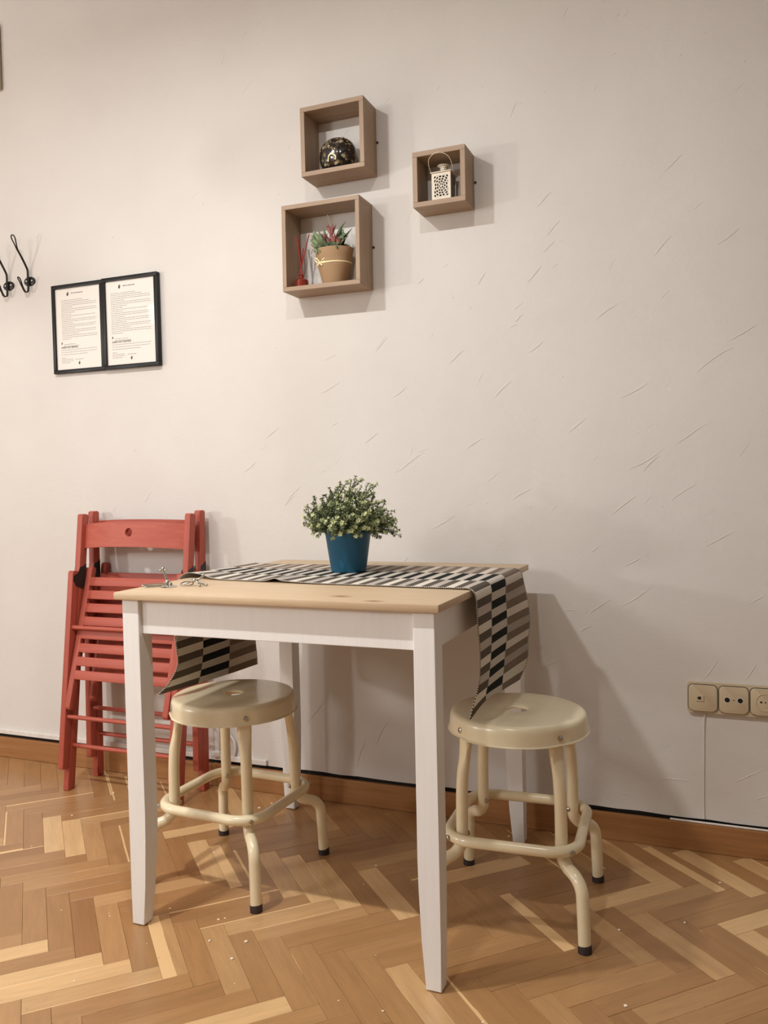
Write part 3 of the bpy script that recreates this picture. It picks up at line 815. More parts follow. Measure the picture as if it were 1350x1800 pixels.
for i in range(NSP):
    phi = i*2.39996; q = ((i+0.5)/NSP)**0.5
    el = math.radians(lerp(88, 8, q**1.25))      # elevation of the shoot
    rr0 = 0.045*q
    o = bpy.data.objects.new('sprig', meshes[rs.randrange(8)]); COL.objects.link(o); o.parent = pot
    d = Vector((math.cos(phi)*math.cos(el), math.sin(phi)*math.cos(el), math.sin(el)))
    d = (d+Vector((rs.uniform(-.12, .12), rs.uniform(-.12, .12), rs.uniform(-.04, .12)))).normalized()
    # wide dome: longer shoots at the top and at the sides
    reach = lerp(0.138, 0.092, q)*rs.uniform(0.88, 1.12)
    start = 0.034
    s = (reach-start)/0.083
    base = Vector((math.cos(phi)*rr0*0.85, math.sin(phi)*rr0*0.85, 0.094))+d*start*0.35
    o.location = base; o.rotation_mode = 'QUATERNION'; o.rotation_quaternion = Vector((0, 0, 1)).rotation_difference(d)
    o.scale = (1.0, 1.0, max(0.6, s*1.12))

# ================================================================== KEY TRINKETS ON THE TABLE CORNER
def torus_path(c, rx, ry, rot=0.0, tilt=0.0, n=28):
    out = []
    for k in range(n):
        a = 2*PI*k/n; p = Vector((rx*math.cos(a), ry*math.sin(a), 0)); p = Matrix.Rotation(rot, 3, 'Z') @ (Matrix.Rotation(tilt, 3, 'X') @ p); out.append(Vector(c)+p)
    return out
zt = TH
t1 = thing('metal_trinket', 'shiny metal trinket with a raised knob, nearest the left corner of the table', 'trinket', (-0.487, -0.690, zt), 0.2, 'metal trinkets on the table')
bm = BM(); tube(bm, torus_path((-0.028, 0.006, 0.0035), 0.030, 0.0075, 0.55, 0.10), 0.0014, 8, closed=True); obj('wire_loop', bm, M['steel'], t1, True)
bm = BM(); tube(bm, torus_path((-0.016, -0.014, 0.0030), 0.026, 0.0065, 0.50, 0.06), 0.0014, 8, closed=True); obj('wire_loop', bm, M['steel'], t1, True)
bm = BM(); tube(bm, catmull([(0.004, 0, 0.004), (0.001, 0.002, 0.016), (-0.005, 0.004, 0.030), (-0.008, 0.005, 0.036)], 5), 0.0022, 10); 
for c, r in (((-0.008, 0.005, 0.040), 0.0046), ((-0.014, 0.005, 0.036), 0.0032), ((-0.001, 0.003, 0.037), 0.0032), ((0.004, 0.0, 0.010), 0.0055), ((0.012, -0.002, 0.006), 0.0045)):
    bmesh.ops.create_uvsphere(bm, u_segments=12, v_segments=8, radius=r, matrix=Matrix.Translation(c))
obj('figure', bm, M['steel'], t1, True)
bm = BM(); disc(bm, (0.018, -0.012, 0.0016), (0.15, -0.1, 1), 0.0125, 0.002, 20, 1); disc(bm, (0.004, -0.016, 0.0016), (0, 0, 1), 0.009, 0.002, 18, 1); obj('tag_disc', bm, M['steel'], t1, True)
t2 = thing('metal_trinket', 'shiny metal trinket with four arms beside the lifted corner of the runner', 'trinket', (-0.425, -0.668, zt), 0.1, 'metal trinkets on the table')
bm = BM(); tube(bm, torus_path((-0.016, -0.006, 0.006), 0.014, 0.010, 0.3, 0.35), 0.0014, 8, closed=True); obj('wire_loop', bm, M['steel'], t2, True)
bm = BM()
for arm in ([(-0.012, 0.002, 0.010), (0.0, 0, 0.013), (0.012, 0.004, 0.017), (0.018, 0.008, 0.024)], [(0.0, 0, 0.013), (0.012, -0.004, 0.008), (0.019, -0.012, 0.0028)], [(0.0, 0, 0.013), (0.014, 0.0, 0.008), (0.028, 0.002, 0.0028)], [(0, 0, 0.012), (-0.010, 0.006, 0.012), (-0.02, 0.012, 0.007), (-0.034, 0.012, 0.003)]):
    tube(bm, catmull(arm, 5), 0.0024, 10)
for c, r in (((0, 0, 0.013), 0.005), ((0.018, 0.008, 0.025), 0.003), ((0.019, -0.012, 0.0034), 0.0034), ((0.028, 0.002, 0.003), 0.003), ((-0.010, 0.002, 0.012), 0.004)):
    bmesh.ops.create_uvsphere(bm, u_segments=12, v_segments=8, radius=r, matrix=Matrix.Translation(c))
obj('figure', bm, M['steel'], t2, True)

# ================================================================== WALL CUBES
def wall_cube(name, label, xc, zc, w, h, d, roll, th):
    root = thing(name, label, 'wall shelf', (xc, -0.0005, zc-h/2), 0, 'wooden cube shelves on the wall')
    root.rotation_euler = (0, -roll, 0)
    for nm, c, s in (('top_board', (0, -d/2, h-th/2), (w, d, th)), ('bottom_board', (0, -d/2, th/2), (w, d, th)),
                     ('side_board', (-w/2+th/2, -d/2, h/2), (th, d, h-2*th)), ('side_board', (w/2-th/2, -d/2, h/2), (th, d, h-2*th))):
        bm = BM()
        if nm == 'side_board':
            box(bm, (0, 0, 0), (s[2], s[1], s[0]), bev=0.0008); o = obj(nm, bm, M['shelf'], root, loc=c); o.rotation_euler = (0, PI/2, 0)
        else:
            box(bm, (0, 0, 0), s, bev=0.0008); obj(nm, bm, M['shelf'], root, loc=c)
    bm = BM(); disc(bm, (w/2+0.0035, -0.0005, h*0.5), (0, -1, 0), 0.0032, 0.004, 12, 1); o = obj('hanging_pin', bm, M['black_plastic'], root); o['label'] = 'black hanging pin'
    return root
TB = 0.013
sh1 = wall_cube('cube_shelf', 'upper left wooden cube shelf holding the dark patterned glass bowl', -0.326, 1.925, 0.195, 0.193, 0.093, 0.002, TB)
sh2 = wall_cube('cube_shelf', 'lower left, largest wooden cube shelf holding the plant and reed diffuser', -0.370, 1.633, 0.243, 0.244, 0.095, -0.007, 0.0125)
sh3 = wall_cube('cube_shelf', 'small right-hand wooden cube shelf holding the white lantern', -0.017, 1.770, 0.147, 0.147, 0.089, -0.001, 0.0135)

# dark mosaic bowl in the upper cube
b1 = thing('mosaic_bowl', 'rounded dark glass candle bowl with gold flecks in the upper cube shelf', 'candle bowl', (-0.3285, -0.0475, 1.8285+TB+0.0012))
bm = BM(); RB = 0.0555; prof = [(0.0, 0.0), (0.030, 0.0), (0.034, 0.002)]
def bowl_pt(el):
    c, s_ = math.cos(el), math.sin(el)
    return RB*abs(c)**0.85, 0.0440+0.0500*(abs(s_)**0.92)*(1 if s_ > 0 else -1)
for k in range(1, 19): prof.append(bowl_pt(-0.92+(1.22+0.92)*k/18))
rt, zt_ = prof[-1]
prof += [(rt-0.002, zt_+0.0004), (rt-0.004, zt_-0.002), (rt+0.004, zt_-0.012), (0.04, 0.040), (0.0, 0.02)]
YS = Matrix.Diagonal((1, 0.76, 1, 1))
lathe(bm, prof, 48); bmesh.ops.remove_doubles(bm, verts=bm.verts[:], dist=1e-6); bmesh.ops.transform(bm, matrix=YS, verts=bm.verts[:]); obj('bowl', bm, M['mosaic'], b1, True)
# raised glass chips and swirls on the bowl
bm = BM(); rg = random.Random(4)
for _ in range(80):
    a = rg.uniform(0, 2*PI); el = rg.uniform(-0.6, 1.15); s = rg.uniform(0.0008, 0.0024)
    r_, zz = bowl_pt(el); p = (r_*math.cos(a), r_*math.sin(a)*0.76, zz)
    bmesh.ops.create_icosphere(bm, subdivisions=1, radius=s, matrix=Matrix.Translation(p) @ Matrix.Rotation(a, 4, 'Z') @ Matrix.Diagonal((0.5, 1, rg.uniform(0.7, 1.6), 1)))
# a raised scroll of gold glass low on the front
tube(bm, catmull([(-0.012, -0.0395, 0.018), (-0.010, -0.0412, 0.032), (0.0, -0.0425, 0.037), (0.011, -0.0412, 0.030), (0.010, -0.040, 0.020)], 5), 0.0028, 7)
o = obj('glass_chips', bm, plain('gold_chip', (186, 168, 126), 0.25, metal=0.5), b1, True); o['kind'] = 'stuff'; o['label'] = 'gold glass flecks'

# lantern in the small cube
lz = 1.770-0.147/2+0.0135
lan = thing('candle_lantern', 'white metal candle lantern with pierced floral front in the small cube shelf', 'lantern', (-0.0155, -0.046, lz+0.0005))
LWD, LH = 0.053, 0.075
bm = BM(); box(bm, (0, 0, 0.002), (LWD+0.004, LWD+0.004, 0.004), bev=0.001); obj('base', bm, M['lantern'], lan)
def pierced(u, v):
    """True where metal; u,v in [-1,1] over the panel window"""
    if abs(u) > 0.74 or abs(v) > 0.80: return True
    U, Vv = u/0.74*0.030, v/0.80*0.044
    r = math.hypot(U, Vv*0.86); a = math.atan2(Vv*0.86, U)
    if r < 0.0026: return True
    k = (r-0.0026)/0.0088; ringi = int(k); fr = k-ringi
    npet = (5, 9, 12, 15, 18, 20, 22)[min(ringi, 6)]
    ph = (a/(2*PI)*npet+0.5*(ringi % 2)) % 1.0
    if fr < 0.14 or fr > 0.86: return True
    return abs(ph-0.5) > 0.37-0.16*abs(fr-0.5)
bm = BM(); NU, NVv = 60, 78; y0 = -LWD/2; pw, ph_ = LWD, LH-0.004
vv = {}
def gv(i, j, b):
    key = (i, j, b)
    if key not in vv: vv[key] = bm.verts.new((-pw/2+pw*i/NU, y0+b*0.0012, 0.004+ph_*j/NVv))
    return vv[key]
solid = [[pierced((i+0.5)/NU*2-1, (j+0.5)/NVv*2-1) for j in range(NVv)] for i in range(NU)]
for i in range(NU):
    for j in range(NVv):
        if not solid[i][j]: continue
        bm.faces.new((gv(i, j, 0), gv(i+1, j, 0), gv(i+1, j+1, 0), gv(i, j+1, 0)))
        for di, dj, ea, eb in ((-1, 0, (i, j), (i, j+1)), (1, 0, (i+1, j), (i+1, j+1)), (0, -1, (i, j), (i+1, j)), (0, 1, (i, j+1), (i+1, j+1))):
            ii, jj = i+di, j+dj
            if not (0 <= ii < NU and 0 <= jj < NVv) or not solid[ii][jj]:
                bm.faces.new((gv(*ea, 0), gv(*eb, 0), gv(*eb, 1), gv(*ea, 1)))
o = obj('pierced_panel', bm, M['lantern'], lan); o['label'] = 'pierced front panel'
for c, s in (((-LWD/2+0.002, LWD/2-0.002, 0), 0), ((LWD/2-0.002, LWD/2-0.002, 0), 0), ((-LWD/2+0.002, -LWD/2+0.0035, 0), 0), ((LWD/2-0.002, -LWD/2+0.0035, 0), 0)):
    bm = BM(); box(bm, (c[0], c[1], LH/2+0.002), (0.004, 0.004, LH-0.004)); obj('corner_post', bm, M['lantern'], lan)
bm = BM(); box(bm, (0, 0.0015, LH/2), (LWD-0.006, LWD-0.007, LH-0.008)); o = obj('glass_box', bm, M['lantern_dark'], lan); o['label'] = 'dark smoky glass'
bm = BM(); box(bm, (0, 0, LH+0.0015), (LWD+0.007, LWD+0.007, 0.003), bev=0.001)
hexa(bm, [(-0.028, -0.028, LH+0.003), (0.028, -0.028, LH+0.003), (0.028, 0.028, LH+0.003), (-0.028, 0.028, LH+0.003)], [(-0.011, -0.011, LH+0.010), (0.011, -0.011, LH+0.010), (0.011, 0.011, LH+0.010), (-0.011, 0.011, LH+0.010)])
roof = obj('roof', bm, M['lantern'], lan)
bm = BM(); lathe(bm, [(0.0, LH+0.009), (0.0105, LH+0.009), (0.0105, LH+0.021), (0.017, LH+0.0245), (0.0172, LH+0.0255), (0.010, LH+0.0285), (0.0, LH+0.029)], 24); bmesh.ops.remove_doubles(bm, verts=bm.verts[:], dist=1e-6)
ch = obj('chimney', bm, M['lantern'], lan, True)
bm = BM()
for k in range(12):
    for lvl in (0.0125, 0.0178):
        a = 2*PI*(k+0.5*(lvl > 0.015))/12; e = Vector((math.cos(a), math.sin(a), 0)); disc(bm, e*0.0102+Vector((0, 0, LH+lvl)), e, 0.0013, 0.0006, 8)
obj('vent_hole', bm, M['hole'], ch)['kind'] = 'stuff'
bm = BM(); tube(bm, catmull([(-0.0295, -0.010, LH+0.002), (-0.032, -0.030, LH+0.018), (-0.025, -0.047, LH+0.034), (0.0, -0.056, LH+0.043), (0.025, -0.047, LH+0.034), (0.032, -0.030, LH+0.018), (0.0295, -0.010, LH+0.002)], 8), 0.0009, 8)
obj('wire_handle', bm, M['lantern'], lan, True)

# shelf 2 : plant and reed diffuser
z2 = 1.633-0.244/2+0.0125+0.0006
p2 = thing('kraft_pot_plant', 'artificial succulent arrangement in a brown paper pot tied with a straw bow', 'potted plant', (-0.3465, -0.0500, z2))
bm = BM()
def crumple(r, z, a): return r*(1+0.010*math.sin(3*a+z*60)+0.006*math.sin(7*a-z*90))
lathe(bm, [(0.0, 0.0), (0.0325, 0.0), (0.034, 0.002), (0.0425, 0.050), (0.0438, 0.056), (0.0432, 0.060), (0.0455, 0.080), (0.0475, 0.100), (0.0470, 0.1015), (0.0455, 0.100), (0.043, 0.088), (0.0, 0.088)], 40, (0, 0, 0), crumple)
def flare(bm):
    for v in bm.verts:
        v.co.x *= 1.02+0.19*max(0.0, v.co.z)/0.1; v.co.y *= 0.92
flare(bm)
bmesh.ops.remove_doubles(bm, verts=bm.verts[:], dist=1e-5); o = obj('pot', bm, M['kraft'], p2, True); o['label'] = 'brown kraft paper pot'
bm = BM()
lathe(bm, [(0.0438, 0.0575), (0.0452, 0.0575), (0.0454, 0.0612), (0.0440, 0.0612)], 40)
flare(bm)
fb = Vector((-0.028, -0.0355, 0.060))
for pts in ([(0, 0, 0), (-0.010, -0.003, 0.012), (-0.016, -0.002, 0.011), (-0.010, -0.003, 0.002), (0, 0, 0)], [(0, 0, 0), (0.012, -0.004, 0.009), (0.018, -0.001, 0.012), (0.012, -0.003, 0.002), (0, 0, 0)], [(0, 0, 0), (-0.006, -0.002, -0.006), (-0.010, -0.002, -0.008)], [(0, 0, 0), (0.003, -0.002, -0.006), (0.007, -0.002, -0.007)]):
    pp = catmull([fb+Vector(q) for q in pts], 5)
    for a_, b_ in zip(pp, pp[1:]):
        q = Vector((0.0004, 0.0003, 0.0021))
        q2 = Vector((0, -0.0006, 0))
        vs4 = [bm.verts.new(a_+q), bm.verts.new(a_-q), bm.verts.new(b_-q), bm.verts.new(b_+q)]; bm.faces.new(vs4)
o = obj('straw_bow', bm, M['ribbon'], p2); o['label'] = 'pale straw ribbon bow'
md = o.modifiers.new('thick', 'SOLIDIFY'); md.thickness = 0.0006
bm = BM(); lathe(bm, [(0.0435, 0.088), (0.03, 0.096), (0.0, 0.098)], 20); flare(bm); bmesh.ops.remove_doubles(bm, verts=bm.verts[:], dist=1e-6); obj('moss', bm, M['stem'], p2, True)
rl = random.Random(9)
def blade(name, base, tip, wd, mat, s0, s1, sag=0.2):
    bm = BM(); lay = bm.verts.layers.float.new('shade'); base, tip = Vector(base), Vector(tip)
    for q in (base, tip):
        q.x *= 1.18; q.z = 0.092+(q.z-0.092)*1.22
    if name == 'leaf': tip = base+(tip-base)*1.12; wd *= 1.4
    d = tip-base; side = d.cross(Vector((0, -1, 0.35))).normalized(); up = side.cross(d).normalized(); prev = None
    for k in range(7):
        t = k/6; w = wd*math.sin(PI*min(1, 0.18+0.82*t))*0.5 if k < 6 else 0.0003
        c = base+d*t+up*d.length*sag*math.sin(PI*t); 
        cur = [bm.verts.new(c+side*w-up*w*0.25), bm.verts.new(c+up*0.0003), bm.verts.new(c-side*w-up*w*0.25)]
        for v in cur: v[lay] = s0+(s1-s0)*t+rl.uniform(-.05, .05)
        if prev:
            bm.faces.new((prev[0], prev[1], cur[1], cur[0])); bm.faces.new((prev[1], prev[2], cur[2], cur[1]))
        prev = cur
    o = obj(name, bm, mat, p2, True); md = o.modifiers.new('thick', 'SOLIDIFY'); md.thickness = 0.0008
    return o
G, Pm = M['succulent'], M['purple']
for base, tip, wd, s0, s1, sag in (
    ((-0.010, -0.012, 0.092), (-0.042, -0.024, 0.140), 0.010, 0.2, 1.0, 0.35), ((-0.008, -0.014, 0.092), (-0.026, -0.030, 0.138), 0.009, 0.1, 0.7, 0.35),
    ((-0.014, -0.006, 0.092), (-0.052, -0.016, 0.122), 0.011, 0.2, 1.0, 0.45), ((-0.004, -0.016, 0.092), (-0.018, -0.034, 0.128), 0.007, 0.0, 0.6, 0.3),
    ((0.012, -0.010, 0.092), (0.036, -0.016, 0.150), 0.008, 0.0, 0.3, 0.25), ((0.022, -0.006, 0.092), (0.050, -0.010, 0.136), 0.0075, 0.0, 0.2, 0.2),
    ((0.016, -0.012, 0.092), (0.044, -0.022, 0.118), 0.010, 0.1, 0.8, 0.3), ((0.0, -0.008, 0.092), (-0.020, -0.010, 0.146), 0.008, 0.1, 0.8, 0.3)):
    blade('leaf', base, tip, wd, G, s0, s1, sag)
# pale rosettes of small round leaves
for (rx, ry, rz_, rad, n, lo, hi) in ((-0.036, -0.026, 0.116, 0.016, 9, 0.55, 1.0), (-0.030, -0.032, 0.100, 0.013, 8, 0.3, 0.8), (0.030, -0.026, 0.126, 0.014, 8, 0.4, 0.9), (0.002, -0.034, 0.104, 0.012, 8, 0.0, 0.35), (0.018, -0.034, 0.102, 0.011, 7, 0.1, 0.5), (-0.044, -0.020, 0.130, 0.010, 7, 0.6, 1.0)):
    for k in range(n):
        a = 2*PI*k/n+rl.uniform(-.25, .25); e = Vector((math.cos(a), -0.35+0.25*math.sin(a), math.sin(a)))
        blade('leaf', Vector((rx, ry, rz_)), Vector((rx, ry, rz_))+e*rad*rl.uniform(0.75, 1.05), rad*0.55, G, rl.uniform(0, 0.2)+lo*0.5, rl.uniform(lo, hi), 0.15)
for k in range(30):
    a = rl.uniform(0, 2*PI); q = rl.uniform(0.008, 0.040); e = Vector((math.cos(a), math.sin(a)*0.85, 0))
    blade('leaf', e*q*0.7+Vector((0, 0, 0.092)), e*(q+rl.uniform(0.004, 0.010))+Vector((0, 0, 0.100+rl.uniform(0.006, 0.030))), rl.uniform(0.008, 0.013), G, 0.0, rl.uniform(0.15, 0.8))
for (cx_, cy_, cz_, sc) in ((0.006, -0.030, 0.140, 1.25), (0.014, -0.036, 0.120, 1.1), (-0.012, -0.034, 0.124, 0.9), (0.026, -0.034, 0.112, 0.8), (0.0, -0.034, 0.116, 0.8)):
    for k in range(7):
        a = 2*PI*k/7; e = Vector((math.cos(a), math.sin(a), 0))
        blade('petal', Vector((cx_, cy_, cz_-0.012*sc)), Vector((cx_, cy_, cz_))+e*0.010*sc+Vector((0, 0, 0.008*sc)), 0.0065*sc, Pm, 0.7, 0.05, 0.1)
bm = BM(); tube(bm, catmull([(0.003, -0.02, 0.10), (-0.001, -0.022, 0.165), (-0.008, -0.024, 0.196)], 6), 0.0006, 6); obj('wire_stem', bm, M['wire'], p2, True)
bm = BM(); tube(bm, catmull([(-0.030, -0.036, 0.088), (-0.046, -0.040, 0.100), (-0.0605, -0.041, 0.112)], 5), 0.0011, 8); o = obj('white_twig', bm, M['twig_white'], p2, True)
bm = BM(); tube(bm, catmull([(-0.030, -0.030, 0.096), (-0.044, -0.036, 0.106), (-0.058, -0.034, 0.088)], 5), 0.0007, 6); obj('tendril', bm, M['stem'], p2, True)

rd = thing('reed_diffuser', 'small red glass reed diffuser with red sticks at the left of the largest cube shelf', 'reed diffuser', (-0.4535, -0.0500, z2+0.0011))
bm = BM(); lathe(bm, [(0.0, 0.0), (0.0185, 0.0), (0.0205, 0.002), (0.0212, 0.012), (0.0200, 0.024), (0.0150, 0.0285), (0.0075, 0.031), (0.0070, 0.037), (0.0085, 0.038), (0.0085, 0.040), (0.0060, 0.040), (0.0055, 0.03), (0.0, 0.028)], 32)
bmesh.ops.remove_doubles(bm, verts=bm.verts[:], dist=1e-6); o = obj('bottle', bm, M['red_glass'], rd, True); o['label'] = 'red glass bottle'
for tip in ((-0.012, -0.004, 0.153), (-0.009, 0.006, 0.146), (-0.005, -0.010, 0.136), (0.023, 0.010, 0.158), (0.002, 0.012, 0.120)):
    bm = BM(); tp = Vector(tip); b_ = Vector((-tp.x*0.35, -tp.y*0.35, 0.03)); tube(bm, [b_, b_.lerp(tp, 0.5), tp], 0.0017, 8); obj('stick', bm, M['red_reed'], rd, True)

# ================================================================== FRAMED SHEETS
def framed(label, x0, x1, z0, z1, depth, seed):
    root = thing('document_frame', label, 'picture frame', ((x0+x1)/2, -0.001, z0), 0, 'black framed sheets on the wall')
    w, h = x1-x0, z1-z0; fb_ = 0.0125
    bm = BM()
    for c, s in (((0, -depth/2, fb_/2), (w, depth, fb_)), ((0, -depth/2, h-fb_/2), (w, depth, fb_)), ((-w/2+fb_/2, -depth/2, h/2), (fb_, depth, h-2*fb_)), ((w/2-fb_/2, -depth/2, h/2), (fb_, depth, h-2*fb_))):
        box(bm, c, s, bev=0.0012)
    obj('frame', bm, M['frame_black'], root, True)
    pw_, ph2 = w-2*fb_+0.002, h-2*fb_+0.002; yp = -depth+0.006
    bm = BM(); box(bm, (0, yp+0.001, h/2), (pw_, 0.002, ph2)); sheet = obj('sheet', bm, M['paper'], root); sheet['label'] = 'printed white sheet'
    yi = yp-0.0003
    def bar(bm, x, z, l, t): 
        vs4 = [bm.verts.new((x, yi, z)), bm.verts.new((x+l, yi, z)), bm.verts.new((x+l, yi, z+t)), bm.verts.new((x, yi, z+t))]; bm.faces.new(vs4)
    r = random.Random(seed); xl = -pw_/2+0.020; xr = pw_/2-0.018
    bm = BM(); z = h-0.053
    def line(z, xa, xb, t=0.0014):
        x = xa
        while x < xb-0.003:
            l = min(r.uniform(0.004, 0.014), xb-x); bar(bm, x, z, l, t); x += l+0.0018
    ends = [0.62, 0.8, 1, 1, 0.35, 0.98, 1, 0.4, 0.3, 0.97, 0.3, 1, 0.98, 0.35, 1, 0.97, 0.4, 1, 0.96, 0.5, 1, 1, 0.3][:23]
    for q in ends:
        line(z, xl+(0.006 if seed == 1 else 0), xl+(xr-xl)*q); z -= 0.0059
    z = h*0.325
    for q in (0.42, 0.5): line(z, xl+0.012, xl+(xr-xl)*q); z -= 0.0058
    z = h*0.262
    for q in (0.99, 0.97, 0.72): line(z, xl, xl+(xr-xl)*q); z -= 0.0078
    z = h*0.175
    for q in (0.12, 0.32, 0.33, 0.25): line(z, xl, xl+(xr-xl)*q); z -= 0.0056
    line(0.044, -0.018, 0.018)
    o = obj('printed_lines', bm, M['ink'], sheet); o['kind'] = 'stuff'
    bm = BM(); line(h-0.0315, -0.028, 0.022, 0.0021)
    def emblem(x, z, s):
        # small leaning drop with a bite out of it
        K = 18; ps = []
        for k in range(K):
            a = 2*PI*k/K; rr_ = s*(1-0.25*math.cos(a*1.0-0.9)); ps.append((x+rr_*0.62*math.cos(a)+0.35*s*math.sin(a)*0.6, z+rr_*math.sin(a)))
        c = bm.verts.new((x-0.1*s, yi, z)); ring_ = [bm.verts.new((px, yi, pz)) for px, pz in ps]
        for k in range(K):
            if k in (1, 2): continue
            bm.faces.new((c, ring_[k], ring_[(k+1) % K]))
    emblem(-0.041, h-0.0305, 0.0066); emblem(0.0, 0.0335, 0.0055); emblem(xl+0.004, h*0.345, 0.0040)
    obj('printed_emblem', bm, M['ink_dark'], sheet)['kind'] = 'stuff'
    # bold three-word heading
    cu = bpy.data.curves.new('heading', 'FONT'); cu.body = 'CHECK OUT MANUAL' if seed == 1 else 'CHECK OUT CONTROL'; cu.size = 0.0072; cu.offset = 0.00022
    to = bpy.data.objects.new('heading_tmp', cu); COL.objects.link(to)
    dg = bpy.context.evaluated_depsgraph_get(); tm = bpy.data.meshes.new_from_object(to.evaluated_get(dg)); bpy.data.objects.remove(to)
    tm.materials.clear(); tm.materials.append(M['ink_dark'])
    ho = bpy.data.objects.new('heading', tm); COL.objects.link(ho); ho.parent = sheet; ho.location = (xl, yi, h*0.285); ho.rotation_euler = (PI/2, 0, 0)
    bm = BM(); box(bm, (0, yp-0.0022, h/2), (pw_, 0.0008, ph2)); o = obj('glass_pane', bm, M['pane'], root); o['label'] = 'clear glass pane'
    return root
framed('left black frame with a printed white sheet, beside the coat hooks', -1.4236, -1.2085, 1.3472, 1.6440, 0.013, 1)
framed('right black frame with a printed white sheet and a bright lamp reflection', -1.2065, -0.9876, 1.3472, 1.6445, 0.018, 2)

# ================================================================== COAT HOOKS
def make_hook():
    root = thing('coat_hook', 'x', 'coat hook', (0, 0, 0), 0, 'black wire coat hooks on the wall')
    bm = BM(); lathe(bm, [(0.0, 0.0), (0.0172, 0.0), (0.0178, 0.0015), (0.0168, 0.0032), (0.012, 0.0042), (0.0, 0.0048)], 24); bmesh.ops.remove_doubles(bm, verts=bm.verts[:], dist=1e-6)
    bmesh.ops.transform(bm, matrix=Matrix.Rotation(PI/2, 4, 'X') @ Matrix.Diagonal((1.42, 0.90, 1, 1)), verts=bm.verts[:]); obj('plate', bm, M['iron'], root, True)
    for s in (-1, 1):
        bm = BM(); disc(bm, (s*0.0125, -0.0042, 0.001), (0, -1, 0), 0.0036, 0.0022, 12, 1); o = obj('screw', bm, M['steel'], root, True); o['label'] = 'steel screw'
    R_ = 0.0021; o_ = 0.0019
    path = []
    left = [(-o_, -0.010, -0.0), (-o_, -0.009, 0.030), (-o_, -0.013, 0.044), (-o_, -0.034, 0.075), (-o_, -0.052, 0.098), (-0.0045, -0.060, 0.115), (-0.0075, -0.067, 0.130), (-0.0055, -0.0705, 0.138), (0, -0.071, 0.1405)]
    right = [(-x, y, z) for x, y, z in left[-2::-1]]
    bm = BM(); tube(bm, catmull(left+right, 6), R_, 8); obj('upper_wire', bm, M['iron'], root, True)
    low = [(-o_, -0.010, 0.0), (-o_, -0.009, -0.024), (-o_, -0.012, -0.037), (-o_, -0.024, -0.039), (-o_, -0.034, -0.026), (-0.0035, -0.044, -0.008), (-0.004, -0.050, 0.001), (0, -0.053, 0.004)]
    rlow = [(-x, y, z) for x, y, z in low[-2::-1]]
    bm = BM(); tube(bm, catmull(low+rlow, 6), R_, 8); obj('lower_wire', bm, M['iron'], root, True)
    return root
hk = make_hook(); hk.location = (-1.5264, -0.0005, 1.6735); hk['label'] = 'black wire coat hook on the wall, right of the pair, nearer the framed sheets'
hk2 = copy_tree(hk); hk2.location = (-1.6215, -0.0005, 1.668); hk2['label'] = 'black wire coat hook on the wall, left of the pair, cut by the photo edge'

# ================================================================== WALL SOCKETS
ss = thing('socket_strip', 'aged cream strip of phone, aerial and power sockets low on the wall', 'wall socket', (0.5985, -0.0003, 0.3555))
def rrect(w, h, r, n=5):
    out = []
    for cx_, cz_, a in ((w/2-r, h/2-r, 0), (-w/2+r, h/2-r, PI/2), (-w/2+r, -h/2+r, PI), (w/2-r, -h/2+r, 1.5*PI)):
        for k in range(n+1): out.append((cx_+r*math.cos(a+PI/2*k/n), cz_+r*math.sin(a+PI/2*k/n)))
    return out
bm = BM(); prism(bm, [(x+0.1085, z+0.0405) for x, z in rrect(0.226, 0.0785, 0.008)], 1, -0.009, 0.0); obj('back_plate', bm, M['socket'], ss, True)
def module(name, xc):
    bm = BM(); prism(bm, [(x+xc, z+0.0405) for x, z in rrect(0.0705, 0.0690, 0.012)], 1, -0.0098, -0.0085); obj('shadow_gap', bm, M['hole'], ss)
    bm = BM(); poly = [(x+xc, z+0.0405) for x, z in rrect(0.0675, 0.0660, 0.0105)]; prism(bm, poly, 1, -0.0135, -0.0088)
    es = [e for e in bm.edges if all(abs(v.co.y+0.0135) < 1e-6 for v in e.verts)]
    bmesh.ops.bevel(bm, geom=es, offset=0.0012, segments=2, profile=0.5, affect='EDGES')
    return obj(name, bm, M['socket'], ss, True)
m1 = module('phone_socket', 0.0325); m2 = module('aerial_socket', 0.1045); m3 = module('power_socket', 0.1765)
bm = BM(); box(bm, (0.0258, -0.0142, 0.0405), (0.0185, 0.0022, 0.0165), bev=0.0006); jk = obj('jack', bm, M['socket'], m1)
bm = BM(); prism(bm, [(0.0190, 0.0405), (0.0215, 0.0425), (0.0215, 0.0442), (0.0285, 0.0442), (0.0285, 0.0368), (0.0215, 0.0368), (0.0215, 0.0385)], 1, -0.01545, -0.0152); obj('jack_hole', bm, M['hole'], m1)
for dx in (-0.0150, 0.0150):
    bm = BM(); disc(bm, (0.1045+dx, -0.0134, 0.0405), (0, -1, 0), 0.0078, 0.0004, 24); obj('rim', bm, M['white_plastic'], m2)
    bm = BM(); disc(bm, (0.1045+dx, -0.0137, 0.0405), (0, -1, 0), 0.0062, 0.0005, 24); obj('aerial_hole', bm, M['hole'], m2)
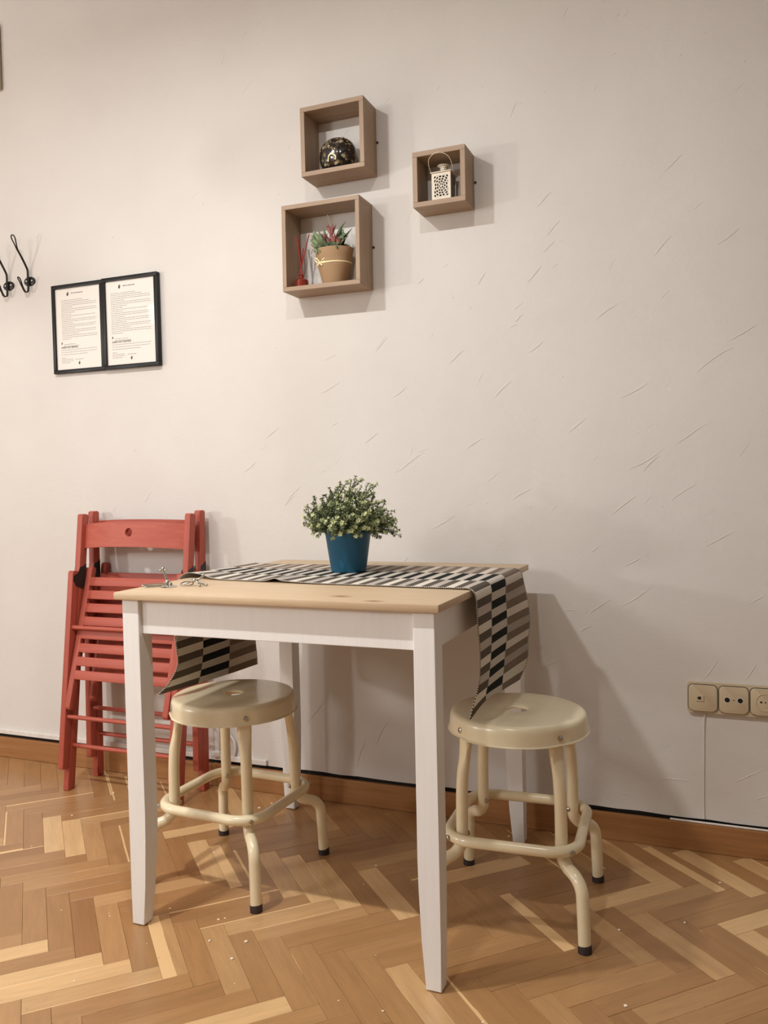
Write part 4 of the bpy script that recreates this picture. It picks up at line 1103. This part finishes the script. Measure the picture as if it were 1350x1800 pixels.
bm = BM(); disc(bm, (0.1045, -0.0134, 0.0405), (0, -1, 0), 0.0017, 0.0005, 12); obj('fixing_screw', bm, plain('brass', (150, 110, 50), 0.35, metal=0.8), m2)
bm = BM(); 
lathe(bm, [(0.0195, 0.0), (0.0205, 0.0016), (0.0218, 0.0016), (0.0222, 0.0)], 36); bmesh.ops.transform(bm, matrix=Matrix.Translation((0.1765, -0.0132, 0.0405)) @ Matrix.Rotation(PI/2, 4, 'X'), verts=bm.verts[:]); obj('round_recess', bm, M['socket'], m3, True)
for dx, r in ((-0.0095, 0.0026), (0.0, 0.0018), (0.0095, 0.0026)):
    bm = BM(); disc(bm, (0.1765+dx, -0.0134, 0.0405), (0, -1, 0), r, 0.0005, 14); obj('pin_hole', bm, M['hole'], m3)

# ================================================================== edge of a box at the far left, and the lamp seen in the frame glass
bm = BM(); box(bm, (-1.760, -0.0085, 2.447), (0.288, 0.017, 0.222), bev=0.006)
tag(obj('wall_panel', bm, plain('beige_plastic', (176, 164, 142), 0.5), smooth=True), 'beige panel on the wall just entering the frame at upper left', 'panel')
fl = thing('floor_lamp', 'uplighter floor lamp with white bowl, seen only mirrored in the right frame glass', 'floor lamp', (-1.600, -1.018, 0))
bm = BM(); lathe(bm, [(0.0, 0.0), (0.135, 0.0), (0.135, 0.012), (0.05, 0.03), (0.0, 0.032)], 32); bmesh.ops.remove_doubles(bm, verts=bm.verts[:], dist=1e-6); obj('base', bm, M['steel'], fl, True)
bm = BM(); tube(bm, [(0, 0, 0.03), (0, 0, 0.8), (0, 0, 1.632)], 0.011, 12); obj('pole', bm, M['steel'], fl, True)
bm = BM(); prof = []
for k in range(11):
    a = PI/2*k/10; prof.append((0.155*math.sin(a), 1.768-0.138*math.cos(a)))
prof += [(0.153, 1.770), (0.149, 1.766)]
for k in range(9, -1, -1):
    a = PI/2*k/10; prof.append((0.150*math.sin(a), 1.768-0.133*math.cos(a)))
lathe(bm, prof, 40); bmesh.ops.remove_doubles(bm, verts=bm.verts[:], dist=1e-6); obj('bowl_shade', bm, M['glow'], fl, True)
